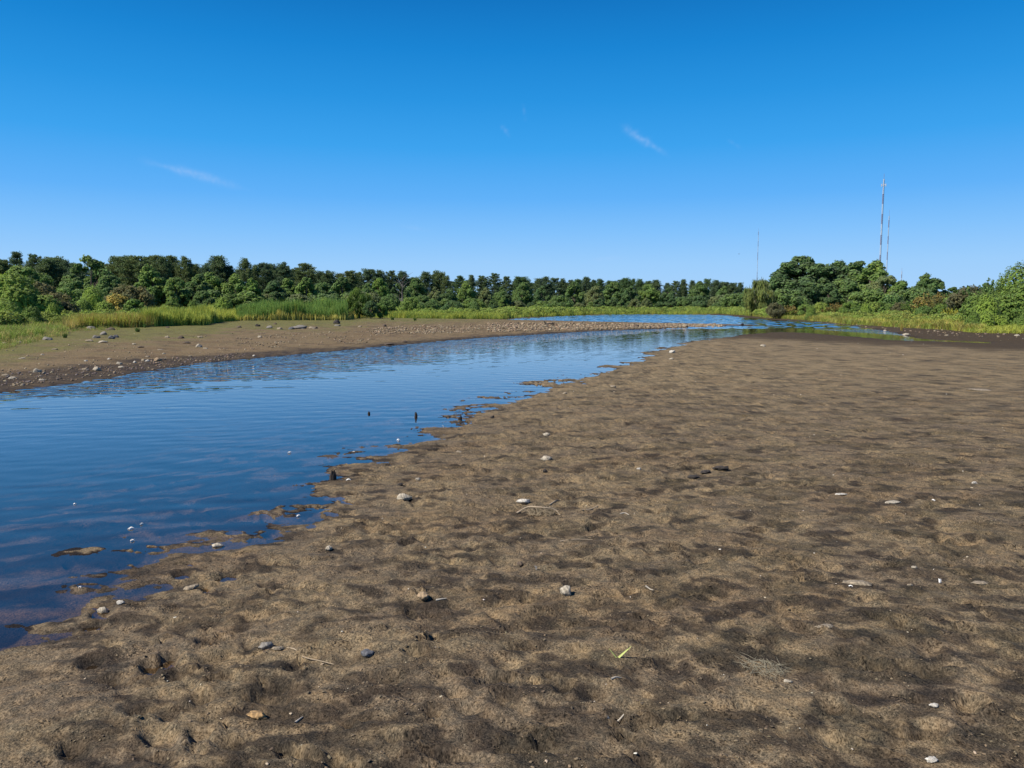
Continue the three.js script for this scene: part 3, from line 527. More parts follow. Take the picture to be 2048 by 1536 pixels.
// bushes and vine mounds along the banks: [column, top row, depth, shape, material, width, name, label]
const banks = [
  [25, 549, 60, leftVine, G.vineLime, 1.1, 'vine_mound', 'tall dome of large-leaved vines at the left border'], [8, 602, 48, mounds[1], G.vineLime, 1.2, 'vine_mound', 'low vine heap before the tall vine dome at the left border'], [62, 614, 47, mounds[2], G.vine, 1.1, 'vine_mound', 'small dark vine heap over the left bank grass'], [112, 583, 63, bushes[1], G.rust, 0.85, 'shrub', 'rust-orange shrub right of the tall vine dome'], [82, 560, 80, bushes[0], G.rust, 0.8, 'shrub', 'brownish shrub behind the rust-orange shrub'], [105, 608, 54, mounds[2], G.vineLime, 0.9, 'vine_mound', 'small bright vine heap under the rust-orange shrub'], [125, 600, 62, bushes[2], G.russet, 1.0, 'shrub', 'dark brown shrub at the right side of the rust-orange shrub'],
  [185, 573, 78, mounds[1], G.vineLime, 0.85, 'vine_mound', 'lime-green vine mound with a sunlit top behind the golden grass'], [168, 600, 72, mounds[0], G.vine, 0.8, 'vine_mound', 'lower vine heap in front of the lime-green mound'], [255, 568, 88, bushes[1], G.rust, 0.9, 'shrub', 'reddish-brown shrub right of the lime-green vine mound'], [235, 585, 84, bushes[0], G.golden, 0.8, 'shrub', 'yellowish shrub between the lime mound and the reddish shrub'], [270, 596, 76, bushes[2], G.bright, 1.2, 'shrub', 'bright green spiky shrub above the golden grass'], [150, 625, 58, bushes[1], G.herb, 0.9, 'shrub', 'fine-leaved weedy shrub at the left end of the golden grass'], [95, 640, 48, stalky[3], G.herb, 1.1, 'weed_clump', 'yellow-tipped weed clump below the vine heaps'], [30, 640, 46, stalky[0], G.herb, 1.2, 'weed_clump', 'green weed clump at the left border grass'],
  [342, 600, 92, bushes[0], G.vine, 0.9, 'shrub', 'leafy shrub behind the tall pale grass'], [385, 602, 94, mounds[2], G.vine, 0.8, 'vine_mound', 'small vine mound left of the big mid-bank mound'], [446, 594, 84, mounds[0], G.vineLime, 1.0, 'vine_mound', 'rounded vine mound with a dark hollow, left of the cattails'], [410, 606, 90, bushes[1], G.vine, 0.9, 'shrub', 'leafy shrub left of the rounded vine mound'], [495, 606, 92, bushes[1], G.vine, 0.9, 'shrub', 'leafy shrub behind the left end of the cattails'], [545, 602, 94, mounds[1], G.vine, 0.8, 'vine_mound', 'low vine mound behind the cattails with a dark gap'], [595, 606, 98, bushes[1], G.maple, 1.0, 'shrub', 'leafy shrub behind the middle of the cattails'], [650, 596, 92, mounds[0], G.vineLime, 0.95, 'vine_mound', 'domed vine mound behind the right end of the cattails'],
  [718, 572, 90, deciduous(181, { H: 5, W: 4.2, lobes: 26, leaf: 0.15, leaves: 11000, low: 0, droop: 0.6 }), G.vine, 1.0, 'vine_hung_tree', 'small tree hung with drooping vines right of the cattails'], [690, 605, 90, bushes[2], G.vine, 1.2, 'shrub', 'leafy shrub between the cattails and the vine-hung tree'], [740, 600, 86, bushes[2], G.oakDark, 0.9, 'shrub', 'dark shrub against the right side of the vine-hung tree'], [760, 605, 92, bushes[0], G.bright, 0.8, 'shrub', 'bright green shrub right of the vine-hung tree'], [778, 586, 112, bushes[0], G.oak, 0.8, 'shrub', 'round green shrub behind the bright green shrub'],
  [825, 592, 118, bushes[1], G.maple, 0.8, 'shrub', 'wide green shrub right of the dead grey branches'], [862, 598, 122, bushes[0], G.oak, 0.9, 'shrub', 'dark green shrub in the middle of the left bank growth'], [905, 600, 128, bushes[1], G.oakDark, 0.9, 'shrub', 'dark spreading shrub behind the yellow-green grass'], [950, 604, 135, mounds[0], G.oak, 0.8, 'vine_mound', 'dark leafy mound at the right part of the left bank growth'], [985, 608, 150, bushes[2], G.oakDark, 1.0, 'shrub', 'small dark shrub where the left bank meadow thins out'],
  // right bank
  [1552, 604, 116, bushes[1], G.russet, 0.75, 'shrub', 'reddish-brown shrub at the left end of the right bank belt'], [1578, 608, 116, stalky[2], G.herb, 1.3, 'weed_clump', 'reddish weed clump beside the reddish-brown shrub'], [1610, 606, 112, bushes[0], G.vine, 0.9, 'shrub', 'leafy green shrub right of the reddish-brown shrub'], [1640, 603, 110, bushes[1], G.herb, 0.85, 'shrub', 'yellow-green shrub in the right bank belt'], [1622, 612, 100, mounds[2], G.vine, 0.8, 'vine_mound', 'dark-footed vine mound leaning over the right bank grass'], [1672, 604, 108, stalky[2], G.herb, 1.5, 'weed_clump', 'red-tipped weed clump in the right bank belt'], [1700, 602, 104, bushes[1], G.vine, 0.8, 'shrub', 'green shrub left of the lime shrub on the right bank'], [1732, 606, 98, mounds[0], G.vineLime, 0.75, 'vine_mound', 'lime-green vine mound in the middle of the right bank belt'], [1745, 602, 106, bushes[0], G.herb, 0.9, 'shrub', 'pale yellow-green shrub behind the lime vine mound'], [1775, 606, 98, bushes[2], G.vine, 1.1, 'shrub', 'green shrub right of the lime vine mound'], [1805, 602, 92, bushes[1], G.russet, 0.7, 'shrub', 'brown-tinged shrub before the lone conical tree'],
  [1840, 592, 90, stalky[1], G.vine, 1.0, 'weed_clump', 'dark leafy weed clump left of the pink-topped weeds'], [1862, 580, 86, stalky[2], G.herb, 1.0, 'weed_clump', 'tall pink-topped weed clump on the right bank'], [1888, 582, 84, stalky[2], G.vine, 1.0, 'weed_clump', 'tall weed clump with reddish seed heads'], [1850, 610, 76, bushes[0], G.vineDeep, 0.85, 'shrub', 'dark green shrub under the pink-topped weeds'], [1880, 606, 74, bushes[2], G.vine, 1.1, 'shrub', 'arching green shrub before the seed-headed weeds'], [1910, 590, 78, bushes[1], G.vine, 0.8, 'shrub', 'green shrub left of the dark brown shrub'], [1905, 612, 66, stalky[3], G.herb, 0.9, 'weed_clump', 'pale dry weed clump before the dark brown shrub'], [1945, 568, 72, bushes[0], G.russet, 0.95, 'shrub', 'dark brown shrub left of the large vine bush'], [1940, 600, 62, bushes[2], G.oakDark, 1.0, 'shrub', 'dark shrub under the brown shrub'], [1985, 548, 70, stalky[0], G.oak, 0.9, 'weed_clump', 'thin dry stalks showing above the brown shrub'],
  [2046, 531, 57, bigVine, G.vine, 0.95, 'vine_bush', 'large bright vine bush filling the right border'], [1975, 590, 53, mounds[2], G.vineLime, 0.85, 'vine_bush', 'lower bright vine lobe before the large vine bush'], [1948, 624, 51, mounds[2], G.vine, 0.8, 'vine_bush', 'small drooping vine lobe at the foot of the large bush'], [2060, 610, 50, mounds[1], G.vine, 0.8, 'vine_bush', 'lowest vine lobe at the right border'],
];
for (const [px, py, depth, shape, m, wide, name, label] of banks) {
  const category = name.includes('weed') ? 'weeds' : name.includes('tree') ? 'tree' : name.includes('vine') ? 'vine' : 'shrub';
  rise(name, shape, m, px, py, depth, { wide, label, category, group: px < 1200 ? 'bushes of the left bank' : 'bushes of the right bank', wood: twigBark, foliage: 'foliage', stem: 'stems' });
}

// bare grey branches of a dead tree in the left bank growth
{
  const [x, , z] = atDepth(803, 600, 122), r = rng(61), g = [], H = 5;
  g.push(limb([[0, -0.3, 0], [0.2, 2, 0.1], [0.1, 4, 0], [0.5, H, 0.2]], [0.14, 0.1, 0.07, 0.015]));
  for (let i = 0; i < 16; i++) { const y = 1 + 5 * r(), a = r() * 6.28, l = 1 + 1.6 * r(); g.push(limb([[0.15, y, 0], [0.15 + Math.cos(a) * l * 0.5, y + 0.5 * l, Math.sin(a) * l * 0.5], [0.15 + Math.cos(a) * l, y + 0.7 * l, Math.sin(a) * l]], [0.05, 0.035, 0.01], 4)); }
  const dead = mesh('dead_tree', mergeGeometries(g), new THREE.MeshStandardMaterial({ color: new THREE.Color(0.13, 0.115, 0.1), roughness: 0.95 }));
  dead.position.set(x, groundHeight(x, z), z);
  tag(dead, 'bare grey dead tree among the left bank shrubs', 'dead tree');
}
// ---------------------------------------------------------------- grass, reeds and meadow herbs: too many to count
function tuft(seed, blades, H, width, lean, spread) {
  const r = rng(seed), p = [], c = [], idx = [];
  for (let i = 0; i < blades; i++) {
    const a = r() * 6.28, q = spread * Math.sqrt(r()), bx = Math.cos(a) * q, bz = Math.sin(a) * q, f = r() * 6.28, h = H * (0.55 + 0.45 * r()), l = lean * h * (0.3 + r()), fx = Math.cos(f), fz = Math.sin(f), w = width * (0.7 + 0.6 * r()), t = tint(r, 0.4), k = p.length / 3;
    for (let s = 0; s < 3; s++) { const u = s / 3, e = w * (1 - 0.35 * u); for (const m of [-1, 1]) { p.push(bx + fx * l * u * u - fz * m * e, h * u * (1 - 0.1 * u) - (s ? 0 : 0.08), bz + fz * l * u * u + fx * m * e); c.push(...t); } }
    p.push(bx + fx * l, h * 0.93, bz + fz * l); c.push(...t);
    idx.push(k, k + 1, k + 2, k + 1, k + 3, k + 2, k + 2, k + 3, k + 4, k + 3, k + 5, k + 4, k + 4, k + 5, k + 6);
  }
  const g = new THREE.BufferGeometry(); g.setAttribute('position', new THREE.Float32BufferAttribute(p, 3)); g.setAttribute('color', new THREE.Float32BufferAttribute(c, 3)); g.setIndex(idx); g.computeVertexNormals();
  return g;
}
const blade = new THREE.MeshPhysicalMaterial({ color: 0xffffff, vertexColors: true, roughness: 1, transmission: 0.36, thickness: 0, specularIntensity: 0.5 });
function scatter(name, label, category, shape, spots) {                      // spots: [x, z, scale, colour, tall]
  const m = new THREE.InstancedMesh(shape, blade, spots.length), q = new THREE.Matrix4(), col = new THREE.Color();
  spots.forEach(([x, z, s, c, tall = 1], i) => {
    q.makeRotationY(i * 2.399).scale(new THREE.Vector3(s, s * tall, s)).setPosition(x, groundHeight(x, z) - 0.02, z);
    m.setMatrixAt(i, q); col.setRGB(...c); m.setColorAt(i, col);
  });
  m.name = numbered(name); m.castShadow = m.receiveShadow = true; scene.add(m);
  return tag(m, label, category, null, 'stuff');
}
const frontAt = (px) => table(greenFront, px)[0];
function strip(seed, n, px0, px1, near, far, make) {                         // along the front of the growth, from near to far metres behind it
  const r = rng(seed), out = [];
  for (let i = 0; i < n; i++) {
    const px = lerp(px0, px1, r()), d = frontAt(px) + lerp(near(px), far(px), r()), a = (px - CX) / F, k = d / Math.hypot(1, a), x = a * k, z = -k;
    if (edge(x, z) < 0.35) continue;
    const made = make(px, r, x, z); made[0] *= 0.8 + 0.42 * noiseA(x * 0.13, z * 0.13) + 0.16 * noiseB(x * 0.6, z * 0.6); out.push([x, z, ...made]);
  }
  return out;
}
const K = (v) => () => v;
const vary = (r, c, s = 0.35) => { const k = 1 + (r() - 0.5) * s, w = (r() - 0.5) * s * 0.4; return [c[0] * k * (1 + w), c[1] * k, c[2] * k]; };
const lush = [0.22, 0.3, 0.05], straw = [0.42, 0.35, 0.13], goldenGrass = [0.42, 0.335, 0.09], limeGrass = [0.39, 0.43, 0.066], reedGreen = [0.165, 0.28, 0.053], paleReed = [0.34, 0.36, 0.09];

scatter('grass', 'lush green grass and weeds at the foot of the left bank bushes', 'grass', tuft(201, 16, 0.7, 0.012, 0.5, 0.28), [
  ...strip(301, 4600, -140, 170, K(-0.5), K(15), (px, r) => [0.3 + 0.5 * r(), vary(r, r() < 0.25 ? straw : lush, 0.5)]),
  ...strip(302, 900, -140, 240, K(-5), K(0), (px, r) => [0.2 + 0.25 * r(), vary(r, r() < 0.5 ? lush : straw, 0.5)])]);
scatter('tall_grass', 'tall golden grass before the left bank vine mounds', 'grass', tuft(202, 16, 0.98, 0.014, 0.35, 0.25), [
  ...strip(303, 3600, 135, 310, K(0), K(13), (px, r) => [0.7 + 0.35 * r(), vary(r, r() < 0.55 ? goldenGrass : limeGrass, 0.4)]),
  ...strip(304, 1200, 290, 360, K(12), K(20), (px, r) => [0.95 + 0.4 * r(), vary(r, [0.5, 0.42, 0.25], 0.3)])]);
scatter('reeds', 'bright yellow-green reeds with dark muddy feet on the left bank', 'reeds', tuft(203, 14, 1.35, 0.016, 0.25, 0.25), [
  ...strip(305, 3600, 285, 425, K(0.6), K(12), (px, r) => [0.75 + 0.35 * r(), vary(r, r() < 0.6 ? limeGrass : lush, 0.4)]),
  ...strip(306, 2200, 415, 490, K(0), K(10), (px, r) => [0.6 + 0.35 * r(), vary(r, limeGrass, 0.4)])]);
scatter('cattails', 'dense bed of upright green cattails in the middle of the left bank', 'cattails', tuft(204, 12, 2.4, 0.02, 0.12, 0.22), [
  ...strip(307, 3800, 478, 695, K(0), K(9), (px, r) => [(0.72 + 0.32 * r()) * table([[478, 0.72], [560, 0.9], [620, 1]], px)[0], vary(r, r() < 0.25 ? lush : reedGreen, 0.4)])]);
scatter('reed_stalks', 'pale yellow lower stalks along the front of the cattail bed', 'reeds', tuft(205, 12, 0.95, 0.022, 0.08, 0.2), strip(308, 900, 478, 692, K(-0.2), K(0.8), (px, r) => [0.7 + 0.5 * r(), vary(r, [0.46, 0.43, 0.11], 0.4)]));
scatter('meadow_grass', 'yellow-green grass strip along the far side of the stony bank', 'grass', tuft(206, 16, 1.0, 0.02, 0.4, 0.4), [
  ...strip(309, 1400, 690, 745, K(0), K(12), (px, r) => [0.7 + 0.4 * r(), vary(r, r() < 0.5 ? goldenGrass : limeGrass, 0.4)]),
  ...strip(310, 7000, 740, 1010, K(0), K(26), (px, r) => [0.7 + 0.5 * r(), vary(r, r() < 0.6 ? limeGrass : lush, 0.4)]),
  ...strip(311, 7500, 1000, 1500, K(0), K(30), (px, r) => [0.9 + 0.6 * r(), vary(r, r() < 0.5 ? limeGrass : lush, 0.45)])]);
scatter('bank_grass', 'bright yellow-green grass strip along the right bank', 'grass', tuft(207, 18, 0.72, 0.015, 0.7, 0.36), [
  ...strip(312, 9500, 1490, 1960, K(0), K(22), (px, r) => [0.6 + 0.5 * r(), vary(r, r() < 0.25 ? lush : r() < 0.5 ? goldenGrass : limeGrass, 0.45)]),
  ...strip(313, 3600, 1930, 2250, K(-1), K(14), (px, r) => [0.4 + 0.35 * r(), vary(r, limeGrass, 0.5)])]);
{
  const herbBall = deciduous(211, { H: 1.2, W: 2, lobes: 12, leaf: 0.085, leaves: 900, low: 0 }).crown;
  scatter('meadow_herbs', 'rank green herbs covering the meadow before the far wood', 'plants', herbBall, [
    ...strip(314, 2600, 740, 1010, K(14), K(70), (px, r) => [0.6 + 0.6 * r(), vary(r, lush, 0.5)]),
    ...strip(315, 4200, 1000, 1540, K(5), K(70), (px, r) => [0.8 + 0.7 * r(), vary(r, r() < 0.4 ? [0.24, 0.31, 0.06] : lush, 0.5)]),
    ...strip(316, 2600, 1530, 1960, K(10), K(44), (px, r) => [0.45 + 0.4 * r(), vary(r, r() < 0.5 ? [0.27, 0.31, 0.06] : lush, 0.5)]),
    ...strip(317, 1500, 330, 760, K(9), K(40), (px, r) => [0.5 + 0.5 * r(), vary(r, lush, 0.5)]),
    ...strip(318, 1200, -150, 330, K(14), K(50), (px, r) => [0.45 + 0.4 * r(), vary(r, lush, 0.5)])]);
}
// ---------------------------------------------------------------- stones
function stoneShape(seed, detail, [sx, sy, sz], rough = 0.28, cut = 0.5) {
  const g0 = new THREE.IcosahedronGeometry(1, detail), r = rng(seed), ox = r() * 90, planes = Array.from({ length: 6 }, () => [...unit(r), 0.62 + 0.3 * r()]);
  const p = g0.attributes.position;
  for (let i = 0; i < p.count; i++) {
    let x = p.getX(i), y = p.getY(i), z = p.getZ(i), k = 1 + rough * noise3(x * 1.1 + ox, y * 1.1, z * 1.1) + rough * 0.35 * noise3(x * 3 + ox, y * 3, z * 3);
    for (const [a, b, c, d] of planes) { const q = (x * a + y * b + z * c) * k; if (q > d) k *= lerp(1, d / q, cut); }
    p.setXYZ(i, x * k * sx, y * k * sy, z * k * sz);
  }
  g0.deleteAttribute('uv');
  g0.computeVertexNormals();
  return g0;
}
function weld(g) { const p = g.attributes.position, n = g.attributes.normal, m = new Map(); for (let i = 0; i < p.count; i++) { const k = [p.getX(i), p.getY(i), p.getZ(i)].map((v) => v.toFixed(5)).join(); const a = m.get(k) ?? [0, 0, 0]; a[0] += n.getX(i); a[1] += n.getY(i); a[2] += n.getZ(i); m.set(k, a); } for (let i = 0; i < p.count; i++) { const a = m.get([p.getX(i), p.getY(i), p.getZ(i)].map((v) => v.toFixed(5)).join()), l = Math.hypot(...a); n.setXYZ(i, a[0] / l, a[1] / l, a[2] / l); } return g; }
const speckle = (() => {
  const N = 256, d = new Uint8Array(N * N * 4), a = latticeNoise(128, 51), b = latticeNoise(24, 52);
  for (let j = 0; j < N; j++) for (let i = 0; i < N; i++) { const v = 255 * clamp(0.8 + 0.3 * (tiled(a, 128, i / N, j / N) - 0.5) + 0.3 * (tiled(b, 24, i / N, j / N) - 0.5)), o = (j * N + i) * 4; d[o] = d[o + 1] = d[o + 2] = v; d[o + 3] = 255; }
  const t = new THREE.DataTexture(d, N, N); t.wrapS = t.wrapT = THREE.RepeatWrapping; t.magFilter = t.minFilter = THREE.LinearFilter; t.colorSpace = THREE.SRGBColorSpace; t.needsUpdate = true; return t;
})();
function withUv(g) { const p = g.attributes.position, uv = new Float32Array(p.count * 2); for (let i = 0; i < p.count; i++) { uv[i * 2] = (p.getX(i) + p.getY(i) * 0.6) * 4; uv[i * 2 + 1] = (p.getZ(i) + p.getY(i) * 0.8) * 4; } g.setAttribute('uv', new THREE.BufferAttribute(uv, 2)); return g; }
const rock = (r, g, b) => new THREE.MeshStandardMaterial({ color: new THREE.Color(r, g, b), map: speckle, bumpMap: speckle, bumpScale: 0.004, roughness: 0.9 });
const S = { pale: rock(0.52, 0.45, 0.34), white: rock(0.66, 0.61, 0.52), tan: rock(0.42, 0.3, 0.18), orange: rock(0.45, 0.28, 0.12), grey: rock(0.28, 0.255, 0.22), slate: rock(0.15, 0.15, 0.16), dark: rock(0.045, 0.036, 0.03), buff: rock(0.36, 0.29, 0.2), brown: rock(0.14, 0.1, 0.068) };
// each stone: [column, row, width in pixels, material, height ratio, depth ratio, label]
const nearStones = [
  [806, 997, 27, 'pale', 0.55, 0.7, 'pale humped stone beside the water, below the dark stump'], [1093, 917, 19, 'pale', 0.6, 0.8, 'pale rounded stone alone on the mid mud flat'], [1047, 1001, 27, 'white', 0.34, 0.6, 'flat whitish stone just above the arched twig'], [847, 1195, 23, 'tan', 0.6, 0.8, 'light tan stone beside a small dark hollow'], [1133, 1190, 22, 'pale', 0.85, 0.7, 'upright pale egg-shaped stone in the middle of the near mud'], [533, 1290, 22, 'grey', 0.62, 0.8, 'round grey stone on a dark rough patch'], [515, 1424, 30, 'orange', 0.42, 0.7, 'orange-tan knobbly stone near the bottom border'], [734, 1309, 24, 'slate', 0.42, 0.8, 'bluish-grey stone sunk in a damp crack'],
  [382, 1171, 24, 'buff', 0.34, 0.7, 'flat buff stone on the hummocky mud near the water'], [435, 1087, 20, 'pale', 0.5, 0.7, 'pale wedge stone at the water edge pool'], [205, 1216, 20, 'pale', 0.6, 0.45, 'pale triangular stone at the lower shoreline'], [241, 1207, 14, 'white', 0.5, 0.6, 'small whitish stone right of the triangular stone'], [556, 1297, 18, 'buff', 0.3, 0.6, 'thin buff stone touching the dark patch of the round grey stone'], [657, 1097, 12, 'pale', 0.7, 0.8, 'small pale round stone between hummocks near the pool'], [1040, 1126, 12, 'brown', 0.7, 0.8, 'small dark-sided stone left of a white shard'], [836, 958, 9, 'pale', 0.7, 0.8, 'small pale pebble, upper of two near the water'], [834, 964, 8, 'buff', 0.6, 0.8, 'small buff pebble, lower of two near the water'],
  [1093, 869, 14, 'pale', 0.5, 0.7, 'irregular pale stone on the upper mud flat'], [918, 900, 13, 'buff', 0.4, 0.6, 'flat buff stone by the shoreline hummocks'], [1278, 934, 9, 'white', 0.45, 0.7, 'small white stone right of the mid mud flat centre'], [1344, 705, 11, 'white', 0.6, 0.8, 'white stone on the far tip of the mud flat'], [1343, 718, 8, 'pale', 0.6, 0.8, 'smaller pale stone just nearer than the white tip stone'], [1526, 692, 9, 'pale', 0.5, 0.8, 'pale stone on the far middle of the mud flat'], [1130, 787, 10, 'buff', 0.45, 0.8, 'buff stone where the mud islands leave the shore'], [1226, 771, 12, 'buff', 0.4, 0.7, 'flat buff stone far up the mud flat'],
  [1868, 1414, 15, 'white', 0.45, 0.7, 'white chip stone at the lower right mud'], [1864, 1516, 17, 'white', 0.5, 0.7, 'whitish stone at the lower right bottom border'], [1948, 968, 9, 'white', 0.5, 0.7, 'small white stone at the right border, mid mud'], [1576, 1362, 13, 'pale', 0.35, 0.6, 'thin pale chip right of the fibrous tuft'], [1827, 1142, 9, 'pale', 0.5, 0.7, 'pale pebble among right side mud cracks'], [1820, 1178, 10, 'buff', 0.4, 0.7, 'buff chip among right side mud cracks'], [1650, 1255, 34, 'buff', 0.16, 0.45, 'thin flat buff slab with a dark upper edge at right'], [1715, 1167, 44, 'buff', 0.14, 0.4, 'long low buff slab at the right mid mud'], [1960, 1165, 30, 'buff', 0.14, 0.4, 'low pale slab near the right border'], [1785, 1003, 34, 'pale', 0.14, 0.4, 'low pale slab with a dark rim at right'], [1680, 988, 22, 'white', 0.16, 0.4, 'bright thin slab on a dark damp patch at right'], [1960, 777, 36, 'buff', 0.12, 0.5, 'low pale crusty slab far right on the mud'],
  [1090, 943, 9, 'dark', 0.8, 0.8, 'dark clod below the pale rounded stone'], [801, 973, 10, 'dark', 0.5, 0.8, 'dark flat clod near the two pebbles'], [985, 837, 8, 'dark', 0.9, 0.8, 'dark knob on the mud edge beyond the stumps'], [1442, 936, 26, 'dark', 0.35, 0.6, 'dark crumbly clod on the middle right mud'], [1410, 942, 20, 'dark', 0.3, 0.6, 'low dark clod left of the crumbly clod'], [1388, 952, 22, 'dark', 0.28, 0.6, 'lowest dark clod of the crumbly row'],
];
for (let i = 0; i < nearStones.length; i++) {
  const [px, py, w, mat, high, deep, label] = nearStones[i], [x, z] = hit(px, py + w * 0.12), d = Math.hypot(x, z, EYE), s = w / 2 * d / F * 1.1;
  const around = Math.max(...[0, 1, 2, 3, 4].map((k) => groundHeight(x + s * 1.2 * Math.cos(k * 1.257), z + s * 1.2 * Math.sin(k * 1.257))));
  const g = weld(stoneShape(700 + i, 4, [s, s * high, s * deep], mat === 'orange' || mat === 'dark' ? 0.4 : 0.24, 0.8));
  const m = mesh(mat === 'dark' ? 'mud_clod' : 'stone', withUv(g), S[mat]);
  m.position.set(x, lerp(groundHeight(x, z), around, high < 0.2 ? 0.35 : 0.6) + s * high * (high < 0.2 ? 0.15 : 0.45), z); m.rotation.set((i % 5 - 2) * (high < 0.2 ? 0 : 0.06), 0.3 * Math.sin(i * 1.7), (i % 3 - 1) * (high < 0.2 ? 0.02 : 0.1));
  tag(m, label, mat === 'dark' ? 'clod' : 'stone', mat === 'dark' ? 'clods on the mud flat' : 'stones on the mud flat');
}
